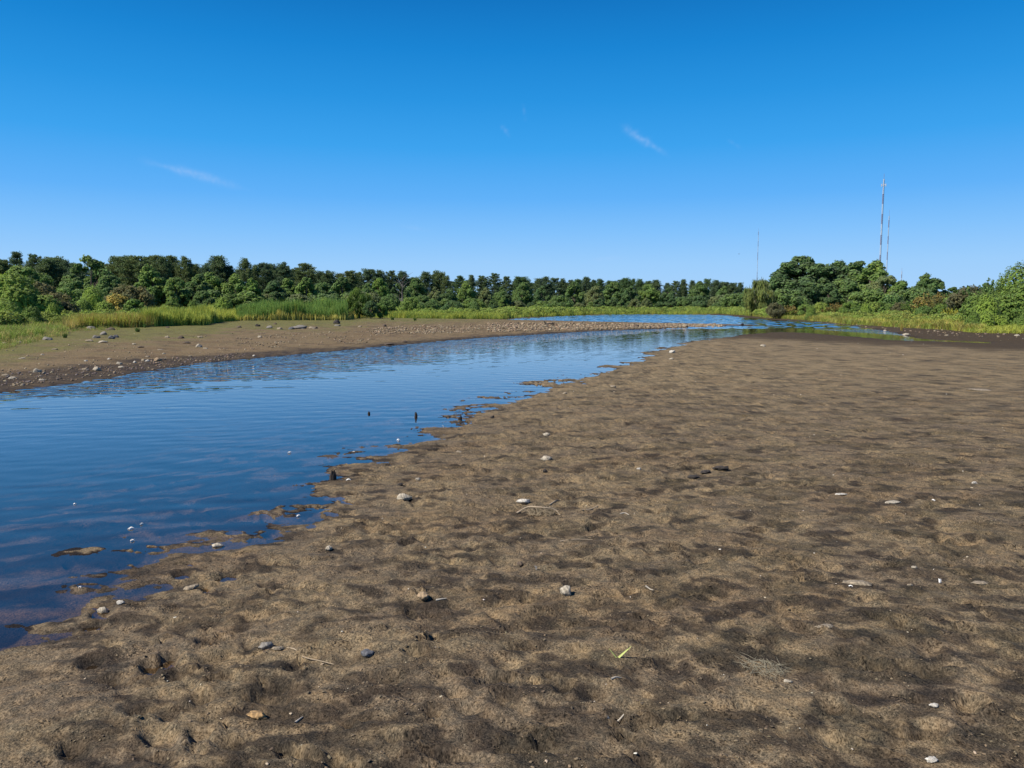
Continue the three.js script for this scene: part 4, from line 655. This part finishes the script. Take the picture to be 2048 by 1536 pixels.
const bankStones = [
  [95, 679, 25, 'grey', 0.42, 'grey boulder at the grass edge near the left border'], [183, 658, 24, 'grey', 0.36, 'grey boulder below the golden grass'], [222, 659, 24, 'brown', 0.3, 'dark flat rock right of the grey boulder below golden grass'], [192, 675, 20, 'grey', 0.4, 'leftmost rock of the grey rock heap on the green strip'], [208, 669, 16, 'grey', 0.5, 'top rock of the grey rock heap on the green strip'], [222, 677, 20, 'slate', 0.4, 'middle rock of the grey rock heap on the green strip'], [232, 675, 12, 'slate', 0.6, 'right dark rock of the grey rock heap on the green strip'], [180, 682, 16, 'buff', 0.3, 'low pale stone before the grey rock heap'], [205, 684, 22, 'pale', 0.2, 'flat pale stones edge before the grey rock heap'], [134, 665, 18, 'brown', 0.2, 'flat brown rock left of the grey boulders'], [38, 685, 15, 'buff', 0.3, 'flat buff stone near the left border'], [8, 686, 12, 'buff', 0.3, 'small buff stone at the left border'],
  [74, 744, 17, 'pale', 0.5, 'pale squarish stone on the dark wet edge at left'], [88, 746, 9, 'buff', 0.5, 'small stone right of the pale squarish stone'], [192, 740, 22, 'pale', 0.42, 'long pale stone on the dark wet edge'], [171, 740, 14, 'buff', 0.35, 'buff stone left of the long pale stone'], [12, 751, 16, 'buff', 0.3, 'flat buff stone at the left border wet edge'], [26, 757, 16, 'pale', 0.3, 'flat pale stone near the left border wet edge'], [84, 760, 14, 'pale', 0.3, 'pale stone nearest the water under the squarish stone'], [118, 757, 18, 'brown', 0.3, 'brown stone at the waterline left of the long pale stone'], [44, 770, 8, 'buff', 0.4, 'small buff stone right at the left waterline'], [238, 728, 13, 'pale', 0.4, 'upper pale stone of a pair on the wet edge'], [243, 734, 14, 'pale', 0.32, 'lower pale stone of a pair on the wet edge'], [269, 724, 8, 'white', 0.5, 'small white stone right of the stone pair'], [288, 721, 12, 'buff', 0.4, 'buff stone left of the brown pointed stone'], [295, 722, 9, 'white', 0.5, 'white pebble before the buff stone'], [315, 721, 17, 'tan', 0.45, 'tan pointed stone at the upper wet edge'], [326, 719, 14, 'brown', 0.3, 'dark flat stone behind the tan pointed stone'], [172, 722, 8, 'white', 0.4, 'white pebble above the wet edge'], [218, 718, 7, 'white', 0.5, 'white pebble on the brown mud above the stone pair'], [380, 712, 9, 'buff', 0.3, 'small flat stone above the dark wet edge'], [508, 712, 7, 'white', 0.5, 'white pebble near the waterline, right of middle'],
  [397, 693, 17, 'pale', 0.45, 'pale round stone on the brown mud of the left bank'], [411, 696, 11, 'pale', 0.25, 'flat pale stone right of the pale round stone'], [374, 686, 15, 'brown', 0.3, 'dark flat stone above the pale round stone'], [280, 695, 18, 'brown', 0.22, 'dark flat slab in the middle of the brown mud'], [268, 688, 9, 'pale', 0.35, 'pale stone above the dark flat slab'], [320, 699, 16, 'buff', 0.15, 'thin buff slab right of the dark flat slab'], [295, 713, 10, 'buff', 0.25, 'buff chip above the tan pointed stone'], [328, 707, 9, 'pale', 0.3, 'pale chip below the thin buff slab'], [45, 716, 20, 'pale', 0.14, 'thin pale slab on the brown mud at left'], [84, 709, 9, 'pale', 0.3, 'pale chip on the brown mud at left'], [110, 699, 12, 'buff', 0.2, 'buff chip above the pale slab'], [335, 675, 12, 'buff', 0.45, 'small brown stone at the green strip edge'], [362, 676, 14, 'brown', 0.4, 'brown stone at the green strip edge'], [400, 674, 14, 'buff', 0.25, 'flat stone among pale gravel left of middle'], [335, 655, 12, 'brown', 0.3, 'dark rock before the muddy reed feet'], [478, 655, 12, 'brown', 0.35, 'small dark rock before the cattail bed at left'],
  [515, 652, 12, 'dark', 0.5, 'dark tilted rock before the cattails'], [540, 656, 20, 'grey', 0.4, 'grey rock before the cattails'], [550, 648, 9, 'brown', 0.4, 'small dark rock close to the cattails'], [560, 658, 14, 'buff', 0.4, 'buff rock right of the grey rock before the cattails'], [597, 656, 46, 'grey', 0.2, 'long low grey boulder before the cattails'], [583, 658, 14, 'slate', 0.4, 'dark rock at the left end of the long low boulder'], [625, 656, 24, 'buff', 0.28, 'buff boulder right of the long low boulder'], [632, 656, 10, 'brown', 0.5, 'brown rock at the end of the buff boulder'], [673, 647, 17, 'dark', 0.65, 'dark blocky rock standing on the green strip'], [674, 651, 16, 'grey', 0.25, 'pale foot stone of the dark blocky rock'], [720, 653, 10, 'buff', 0.35, 'small rock right of the dark blocky rock'], [768, 652, 14, 'brown', 0.4, 'brown rock on the stony strip'], [520, 674, 10, 'pale', 0.5, 'pale round stone on the brown mud, middle left'], [808, 684, 16, 'brown', 0.3, 'dark rock low on the mud near the waterline'], [775, 688, 34, 'brown', 0.1, 'low dark mud slab at the waterline'], [986, 650, 8, 'dark', 0.7, 'dark rock at the head of the gravel spit'], [1037, 647, 6, 'dark', 0.8, 'small dark rock far along the gravel spit'],
  [1272, 653, 16, 'brown', 0.45, 'dark boulder at the waterline of the gravel spit'], [1298, 655, 15, 'tan', 0.4, 'tan boulder at the waterline of the gravel spit'], [1370, 653, 18, 'buff', 0.45, 'largest boulder toward the end of the gravel spit'], [1250, 655, 10, 'brown', 0.4, 'small dark stone left of the spit boulders'], [1484, 650, 9, 'dark', 0.6, 'dark rock at the tip of the gravel spit'], [1450, 650.5, 8, 'brown', 0.5, 'brown rock just before the tip of the spit'], [1330, 655, 9, 'brown', 0.4, 'brown stone between the two large spit boulders'],
  [1812, 669, 17, 'pale', 0.3, 'pale flat stone on the dark mud of the right bank'], [1893, 671, 9, 'buff', 0.3, 'buff stone on the dark mud, right bank middle'], [2034, 671, 11, 'pale', 0.3, 'pale stone on the dark mud at the right border'], [1870, 662, 8, 'buff', 0.35, 'small stone at the right bank grass edge'], [1770, 661, 7, 'pale', 0.4, 'small pale stone by the right bank pool'],
];
const bankShapes = Array.from({ length: 9 }, (_, i) => withUv(weld(stoneShape(760 + i, 3, [1, 1, 0.8], 0.3, 0.9))));
for (let i = 0; i < bankStones.length; i++) {
  const [px, py, w, mat, high, label] = bankStones[i], [x, z] = hit(px, py + 0.8), d = Math.hypot(x, z), s = w / 2 * d / F * (w > 17 ? 0.72 : 0.84);
  const m = mesh(w > 19 ? 'boulder' : 'stone', bankShapes[i % 9], S[mat]);
  m.scale.set(s, s * Math.min(high * 1.5, 0.9), s); m.rotation.y = 0.5 * Math.sin(i * 2.3); m.rotation.z = 0.12 * Math.sin(i * 5.1);
  m.position.set(x, Math.max(groundHeight(x, z), -0.02) + s * high * 0.25, z);
  tag(m, label, w > 19 ? 'boulder' : 'stone', px < 1500 ? 'stones of the left bank and spit' : 'stones of the right bank');
}
// uncountable small stones, shells and crumbs
const gritMat = new THREE.MeshStandardMaterial({ color: 0xffffff, roughness: 0.92 });
const cobble = weld(stoneShape(790, 1, [1, 0.55, 0.8], 0.3, 0.8)), chip = weld(stoneShape(791, 1, [1, 0.4, 0.7], 0.35, 0.9));
function strew(name, label, category, shape, spots) {                        // [x, z, size, colour]
  const m = new THREE.InstancedMesh(shape, gritMat, spots.length), q = new THREE.Matrix4(), e = new THREE.Euler(), col = new THREE.Color();
  spots.forEach(([x, z, s, c], i) => { e.set(Math.sin(i * 3.1) * 0.3, i * 2.399, Math.cos(i * 1.7) * 0.3); q.makeRotationFromEuler(e).scale(new THREE.Vector3(s, s, s)).setPosition(x, groundHeight(x, z) + s * 0.12, z); m.setMatrixAt(i, q); col.setRGB(...c); m.setColorAt(i, col); });
  m.name = numbered(name); m.castShadow = m.receiveShadow = true; scene.add(m);
  return tag(m, label, category, null, 'stuff');
}
{
  const r = rng(801), spots = [];
  const band = (n, px0, px1, top, bottom, size, colours, dense = -1) => {
    for (let i = 0, k = 0; k < n && i < n * 5; i++) {
      const px = lerp(px0, px1, r()), py = lerp(table(top, px)[0], table(bottom, px)[0], r()), [x, z] = hit(px, py);
      if (edge(x, z) < 0.05 || fbm(noiseB, x * 0.35, z * 0.35, 3) < dense) continue;
      const d = Math.hypot(x, z); spots.push([x + (r() - 0.5) * 0.4, z + (r() - 0.5) * 0.03 * d, size * (0.4 + 1.1 * r() ** 2) * (0.7 + d / 90), vary(r, colours[Math.floor(r() * colours.length)], 0.5)]); k++;
    }
  };
  const pale = [0.28, 0.22, 0.145], pink = [0.2, 0.148, 0.092], browns = [0.14, 0.1, 0.062], buffs = [0.22, 0.168, 0.105];
  band(1300, 740, 1000, [[740, 656], [850, 652], [1000, 648]], [[740, 669], [850, 668], [1000, 664]], 0.055, [pale, pink, buffs, browns, browns], 0.02);
  band(3200, 980, 1440, [[980, 646], [1200, 647], [1440, 649.4]], [[980, 664], [1200, 659.5], [1440, 652.2]], 0.075, [pale, pink, pink, buffs, browns, browns]);
  band(420, 480, 760, [[480, 668], [760, 660]], [[480, 700], [760, 685]], 0.04, [pale, buffs, browns, browns], 0.05);
  band(300, 0, 500, [[0, 690], [500, 665]], [[0, 745], [500, 712]], 0.028, [pale, buffs, buffs, browns], 0);
  band(620, 0, 480, [[0, 745], [250, 725], [480, 706]], [[0, 778], [250, 746], [480, 716]], 0.034, [buffs, browns, [0.13, 0.1, 0.09], [0.13, 0.1, 0.09]]);
  band(130, 1640, 2048, [[1640, 645], [2048, 667]], [[1640, 646], [1800, 668], [2048, 678]], 0.05, [browns, buffs, [0.16, 0.12, 0.09]]);
  strew('gravel', 'pale gravel and small stones strewn over the left bank and spit', 'gravel', cobble, spots);
}
{
  const r = rng(802), shells = [], crumbs = [], onMud = (x, z) => edge(x, z) > 0.05 && groundHeight(x, z) > 0.012;
  for (let i = 0; i < 600; i++) { const z = -2 - 40 * r() ** 2.2, x = (r() - 0.4) * 1.5 * -z; if (onMud(x, z)) shells.push([x, z, (0.003 + 0.0055 * r() ** 3) * (0.8 + -z / 12), vary(r, r() < 0.45 ? [0.6, 0.54, 0.45] : [0.4, 0.33, 0.23], 0.4)]); }
  strew('shell_fragments', 'scattered white specks of shell and grit on the mud flat', 'shell fragments', chip, shells);
  for (let i = 0; i < 26000; i++) { const z = -1.9 - 9 * r() ** 1.5, x = (r() - 0.45) * 1.5 * -z; if (fbm(noiseC, x * 1.9, z * 1.9, 2) + 0.25 * r() < 0.22 || !onMud(x, z)) continue; crumbs.push([x, z, 0.0025 + 0.006 * r() ** 2.5, vary(r, r() < 0.5 ? [0.09, 0.066, 0.042] : [0.16, 0.12, 0.07], 0.4)]); }
  strew('mud_crumbs', 'loose crumbs of dried mud around the footprints', 'mud crumbs', chip, crumbs);
}

// ---------------------------------------------------------------- driftwood, stumps, twigs, feathers, seedling
const wetWood = new THREE.MeshStandardMaterial({ color: new THREE.Color(0.03, 0.023, 0.018), roughness: 0.95 }), dryWood = new THREE.MeshStandardMaterial({ color: new THREE.Color(0.3, 0.235, 0.16), roughness: 0.95 }), greyWood = new THREE.MeshStandardMaterial({ color: new THREE.Color(0.36, 0.32, 0.26), roughness: 0.95 });
const stumps = [[666, 962, 14, 34, 'dark jagged stump standing in the water by the mud spit'], [738, 828, 5, 8, 'smallest dark stub standing out in the open water'], [832, 833, 6, 14, 'slim dark stub standing out in the open water'], [920, 840, 9, 14, 'dark rounded stub at the water edge']];
stumps.forEach(([px, py, w, h, label], i) => {
  const [x, , z] = atHeight(px, py), d = Math.hypot(x, z, EYE), s = w / 2 * d / F, H = h * d / F * 0.62, r = rng(900 + i), parts = [];
  for (let k = 0; k < 6; k++) { const a = k * 1.05, q = s * 0.5; parts.push(limb([[Math.cos(a) * q, -0.3, Math.sin(a) * q], [Math.cos(a) * q * 0.9, H * 0.5, Math.sin(a) * q * 0.9], [Math.cos(a) * q * 0.7, H * (0.65 + 0.45 * r()), Math.sin(a) * q * 0.7]], [s * 0.62, s * 0.55, s * 0.16], 6)); }
  const m = mesh('stump', mergeGeometries(parts), wetWood); m.position.set(x, 0, z); tag(m, label, 'stump', 'dark stumps at the near shore');
});
function twig(pixels, radius, material, name, label, lift = 0, extra = []) {  // bends through pixel positions on the mud; lift raises its middle
  const n = pixels.length, pts = pixels.map(([px, py], k) => { const [x, z] = hit(px, py); return [x, groundHeight(x, z) + radius * 0.7, z]; });
  if (lift) pts.forEach((p, k) => { const t = k / (n - 1); p[1] = lerp(pts[0][1], pts[n - 1][1], t) + lift * Math.sin(Math.PI * t) ** 0.8; });
  const o = pts[0].slice(), curve = new THREE.CatmullRomCurve3(pts.map((p) => new THREE.Vector3(p[0] - o[0], p[1] - o[1], p[2] - o[2]))), fine = curve.getPoints(14).map((v) => [v.x, v.y, v.z]);
  const m = mesh(name, mergeGeometries([limb(fine, fine.map((_, k) => radius * (1 - 0.55 * k / 14)), 6), ...extra]), material);
  m.position.set(...o);
  return tag(m, label, 'twig', 'twigs on the mud flat');
}
twig([[1033, 1026], [1056, 1022], [1072, 1026], [1092, 1027], [1110, 1026], [1122, 1030]], 0.008, dryWood, 'twig', 'pale twig arched over a tangle of dry grass', 0.055);
twig([[1098, 1008], [1112, 1000], [1124, 993]], 0.007, dryWood, 'twig', 'short brown twig behind the arched twig');
twig([[1164, 1024], [1180, 1019], [1196, 1013]], 0.007, dryWood, 'twig', 'straight brown twig right of the arched twig');
twig([[1213, 1434], [1232, 1430], [1250, 1427]], 0.006, greyWood, 'twig', 'pale grey twig lying near the bottom middle');
twig([[1222, 1364], [1232, 1360], [1243, 1357]], 0.0045, greyWood, 'twig', 'small pale twig above the longer grey twig');
twig([[590, 1436], [598, 1430], [605, 1423]], 0.005, greyWood, 'twig', 'short pale twig right of the orange stone');
twig([[1291, 1179], [1300, 1181], [1307, 1186]], 0.005, greyWood, 'twig', 'thin white twig on a dark patch, middle of the mud');
twig([[872, 1202], [882, 1201], [893, 1199]], 0.006, greyWood, 'twig', 'flat pale twig right of the light tan stone');
twig([[1240, 1030], [1250, 1029], [1258, 1031]], 0.006, greyWood, 'twig', 'white chip of wood right of the straight twig');
twig([[1120, 1089], [1150, 1086], [1185, 1087]], 0.004, dryWood, 'twig', 'long thin stalk lying flat below the twigs');
twig([[575, 1292], [590, 1303], [606, 1314], [640, 1322], [668, 1332]], 0.0035, dryWood, 'root', 'pale thin root running from the round grey stone');
{ // driftwood on the spit
  const [x, z] = hit(1102, 650), g = mesh('driftwood', mergeGeometries([limb([[-0.5, 0.08, 0], [0, 0.12, 0.05], [0.5, 0.06, 0]], [0.09, 0.08, 0.03]), limb([[-0.45, 0.1, 0], [-0.55, 0.28, 0.02], [-0.62, 0.42, 0]], [0.06, 0.05, 0.02])]), wetWood);
  g.position.set(x, groundHeight(x, z), z); tag(g, 'dark driftwood lying on the gravel spit', 'driftwood');
}
{ // tangle of dry grass under the arched twig, and the fibrous tuft
  const strands = (seed, n, w, d, h, rad) => { const r = rng(seed), g = []; for (let i = 0; i < n; i++) { const a = r() * 6.28, q = Math.sqrt(r()), x = Math.cos(a) * q * w, z = Math.sin(a) * q * d, b = r() * 6.28, l = 0.03 + 0.06 * r(); g.push(limb([[x, 0.002, z], [x + Math.cos(b) * l * 0.5, h * (0.3 + r()) * (1 - q * 0.6), z + Math.sin(b) * l * 0.5], [x + Math.cos(b) * l, 0.003 + h * 0.3 * r(), z + Math.sin(b) * l]], [rad, rad, rad * 0.5], 3)); } return mergeGeometries(g); };
  const put = (name, px, py, g, m, label) => { const [x, z] = hit(px, py), o = mesh(name, g, m); o.position.set(x, groundHeight(x, z), z); return tag(o, label, 'dry grass', 'dry grass tufts on the mud'); };
  const straw2 = new THREE.MeshStandardMaterial({ color: new THREE.Color(0.26, 0.205, 0.13), roughness: 1 }), hay = new THREE.MeshStandardMaterial({ color: new THREE.Color(0.24, 0.215, 0.15), roughness: 1 }), humus = new THREE.MeshStandardMaterial({ color: new THREE.Color(0.1, 0.075, 0.05), roughness: 1 });
  put('dry_grass_tuft', 1082, 1026, strands(911, 170, 0.12, 0.1, 0.05, 0.0022), straw2, 'tangle of brown dry grass under the arched twig');
  put('dry_grass_tuft', 1125, 990, strands(912, 150, 0.2, 0.14, 0.03, 0.002), humus, 'flat dark mat of dry grass behind the twigs');
  put('dry_grass_tuft', 1530, 1335, strands(913, 110, 0.09, 0.09, 0.012, 0.0009), hay, 'pale fibrous tuft on a dark patch at lower right');
  put('dry_grass_tuft', 1600, 972, strands(914, 130, 0.16, 0.12, 0.03, 0.004), humus, 'dark ragged tuft on the right part of the mud');
}
{ // feathers
  const f = [[262, 1058, 10, 'white feather at the tip of the lower mud spit'], [283, 1049, 7, 'white feather just beyond the lower mud spit'], [265, 1082, 8, 'white feather in the pool beside the lower mud spit'], [150, 1009, 6, 'small white feather floating left of the lower spit'], [160, 1177, 8, 'white feather floating at the lower left shallows'], [579, 906, 8, 'white feather floating on the open water'], [697, 963, 9, 'white feather beside the dark jagged stump'], [797, 881, 9, 'white feather in the small inlet'], [885, 857, 6, 'white feather standing on the mud edge'], [596, 1033, 9, 'white feather at the shallow corner of the shore'], [708, 905, 5, 'tiny white feather near the inlet'], [1071, 1138, 10, 'upright white feather shard on the near mud'], [1180, 1172, 7, 'thin white feather on the near mud'], [1879, 1168, 8, 'upright white feather at the right part of the mud'], [1867, 1005, 7, 'small curled white feather at the right mid mud'], [1701, 1180, 7, 'short white feather right of the long low slab']];
  const mat = new THREE.MeshStandardMaterial({ color: new THREE.Color(0.8, 0.78, 0.74), roughness: 0.9, side: THREE.DoubleSide });
  f.forEach(([px, py, w, label], i) => {
    let [x, z] = hit(px, py); const d = Math.hypot(x, z, EYE), s = w * d / F, r = rng(950 + i), L = new Leaves(960 + i);
    for (let k = 0; k < 12; k++) { const t = k / 11 - 0.5; for (const m of [-1, 1]) L.face(t * s * 0.8, s * 0.22 * (1 - 4 * t * t) + 0.004, m * s * 0.13, 0.1, 0.9, m * 0.5, s * 0.17, 0.35, [1, 1, 1], 0.5, 0.1, m); }
    const g = mergeGeometries([L.geometry(), (() => { const q = limb([[-s * 0.55, 0.002, 0], [0, s * 0.2, 0], [s * 0.45, 0.01, 0]], [s * 0.03, s * 0.03, s * 0.01], 4); q.setAttribute('color', new THREE.Float32BufferAttribute(new Float32Array(q.attributes.position.count * 3).fill(1), 3)); return q; })()]);
    const m = mesh('feather', g, mat); m.position.set(x, Math.max(0.001, groundHeight(x, z)), z); m.rotation.y = r() * 6.28; if (label.includes('upright') || label.includes('standing')) { m.rotation.z = 1.1; m.position.y += s * 0.4; }
    tag(m, label, 'feather', 'white feathers on water and mud');
  });
}
{ // the seedling: two grass blades in a V
  const [x, z] = hit(1235, 1316), g = base('seedling', [x, groundHeight(x, z), z]), mat = new THREE.MeshStandardMaterial({ color: new THREE.Color(0.36, 0.4, 0.12), roughness: 0.7, side: THREE.DoubleSide });
  const bladeOf = (dx, h) => { const p = [], idx = []; for (let k = 0; k <= 6; k++) { const t = k / 6, w = 0.0042 * (1 - t) ** 0.6 + 0.0006; p.push(dx * t - w, h * t - 0.05 * Math.abs(dx) * t * t - 0.005, -w, dx * t + w, h * t - 0.05 * Math.abs(dx) * t * t - 0.005, w * 0.6, dx * t, h * t - 0.05 * Math.abs(dx) * t * t - 0.005 - w, w); if (k) { const a = (k - 1) * 3; for (let q = 0; q < 3; q++) { const b = (q + 1) % 3; idx.push(a + q, a + 3 + q, a + b, a + b, a + 3 + q, a + 3 + b); } } } const o = new THREE.BufferGeometry(); o.setAttribute('position', new THREE.Float32BufferAttribute(p, 3)); o.setIndex(idx); o.computeVertexNormals(); return o; };
  mesh('blade', bladeOf(-0.04, 0.05), mat, g); mesh('blade', bladeOf(0.062, 0.062), mat, g);
  tag(g, 'single green grass seedling of two blades forming a V', 'seedling');
}
// small weeds on the green strip of the left bank
[[130, 676, 10, 'small dark weed before the grey boulders'], [249, 653, 10, 'small weed at the golden grass edge'], [290, 655, 8, 'small weed at the reed edge'], [275, 664, 10, 'lone weed sprig on the green strip'], [830, 641, 9, 'small weed on the stony strip'], [785, 640, 8, 'small weed before the yellow-green grass'], [1803, 662, 16, 'thin upright weed stalk on the dark right bank mud']].forEach(([px, py, h, label], i) => {
  const [x, z] = hit(px, py), d = Math.hypot(x, z);
  plant('weed', stalky[i % 2], i === 6 ? G.golden : G.vineDeep, [x, z], h * d / F, { wide: i === 6 ? 0.25 : 0.7, turn: i, sink: 0.02, label, category: 'weed', group: 'small weeds on the banks', wood: twigBark, foliage: 'foliage', stem: 'stems' });
});

// ---------------------------------------------------------------- radio masts far beyond the right bank
const hazedRed = new THREE.MeshStandardMaterial({ color: new THREE.Color(0.22, 0.13, 0.13), roughness: 0.8 }), hazedWhite = new THREE.MeshStandardMaterial({ color: new THREE.Color(0.5, 0.52, 0.55), roughness: 0.7 });  // red and white both greyed: the haze of distance is put into the paint
function bar(a, b, t) { const v = new THREE.Vector3(...b).sub(new THREE.Vector3(...a)), g = new THREE.BoxGeometry(t, v.length(), t); g.applyQuaternion(new THREE.Quaternion().setFromUnitVectors(new THREE.Vector3(0, 1, 0), v.clone().normalize())); g.translate((a[0] + b[0]) / 2, (a[1] + b[1]) / 2, (a[2] + b[2]) / 2); return g; }
function mast(px, top, depth, face, thick, rows, spike, label, platform) {   // rows: image rows where the paint changes, from the top; white first when rows[0] is the top
  const [x, y, z] = atDepth(px, top, depth), gy = groundHeight(x, z), g = base('radio_mast', [x, gy, z]), heights = [...rows.map((q) => atDepth(px, q, depth)[1] - gy), 0];
  const band = (lo, hi, m) => {
    const n = Math.max(1, Math.round((hi - lo) / (face * 1.6))), parts = [], c = [0, 1, 2].map((k) => [Math.cos(k * 2.094) * face * 0.58, Math.sin(k * 2.094) * face * 0.58]);
    for (let k = 0; k < 3; k++) {
      const [ax, az] = c[k], [bx, bz] = c[(k + 1) % 3]; parts.push(bar([ax, lo, az], [ax, hi, az], thick));
      for (let i = 0; i < n; i++) { const y0 = lerp(lo, hi, i / n), y1 = lerp(lo, hi, (i + 1) / n); parts.push(bar([ax, y0, az], [bx, y1, bz], thick * 0.6), bar([ax, y1 - 0.1, az], [bx, y1 - 0.1, bz], thick * 0.6)); }
    }
    mesh('mast_section', mergeGeometries(parts), m, g);
  };
  for (let i = 0; i < heights.length - 1; i++) band(heights[i + 1], heights[i] - 0.02, i % 2 ? hazedRed : hazedWhite);
  const H = heights[0]; mesh('spike', bar([0, H, 0], [0, H + spike, 0], thick * 0.9), hazedRed, g);
  if (platform) { const y0 = atDepth(px, platform, depth)[1] - gy, parts = []; for (let k = 0; k < 6; k++) { const a = k * 1.047, q = 2.6; parts.push(bar([0, y0, 0], [Math.cos(a) * q, y0, Math.sin(a) * q], 0.35), bar([Math.cos(a) * q, y0 - 1.6, Math.sin(a) * q], [Math.cos(a) * q, y0 + 1.4, Math.sin(a) * q], 0.5)); } mesh('antenna_ring', mergeGeometries(parts), hazedWhite, g); }
  tag(g, label, 'mast', 'radio masts beyond the right bank');
}
mast(1768, 358, 900, 1.4, 0.24, [358, 388, 408, 428, 448, 470, 490, 510, 530, 552, 575], 6, 'tallest red and white radio mast with a white antenna ring near its top', 370);
mast(1779, 420, 1050, 0.9, 0.17, [432, 440, 455, 472, 488, 504, 520, 540, 560], 8, 'thinner red and white mast close behind the tallest mast');
mast(1517, 462, 1100, 0.7, 0.1, [463, 463.5, 470, 482, 493, 504, 521, 545, 560], 5, 'distant red and white mast standing alone above the willow');
mast(1804, 538, 1300, 0.9, 0.2, [543, 549, 556, 565], 6, 'faint mast tip just above the trees right of the two tall masts');

{ // a gull far off
  const [x, y, z] = atDepth(1478, 508, 260), g = base('bird', [x, y, z], 0.5), L = [];
  const body = new THREE.SphereGeometry(1, 10, 8); body.scale(0.24, 0.07, 0.07); L.push(body.toNonIndexed());
  const wing = (m) => { const q = new THREE.BufferGeometry(); q.setAttribute('position', new THREE.Float32BufferAttribute([0.1, 0.03, 0, -0.08, 0.03, 0, 0.06, 0.14, m * 0.28, 0.06, 0.14, m * 0.28, -0.08, 0.03, 0, -0.06, 0.13, m * 0.3, 0.06, 0.14, m * 0.28, -0.06, 0.13, m * 0.3, -0.1, 0.08, m * 0.6], 3)); q.computeVertexNormals(); return q; };
  body.deleteAttribute('uv'); L[0].deleteAttribute('uv');
  mesh('body', L[0], S.grey, g); mesh('wing', wing(1), S.grey, g); mesh('wing', wing(-1), S.grey, g);
  tag(g, 'small grey bird flying above the far treeline', 'bird');
}
renderer.render(scene, camera);
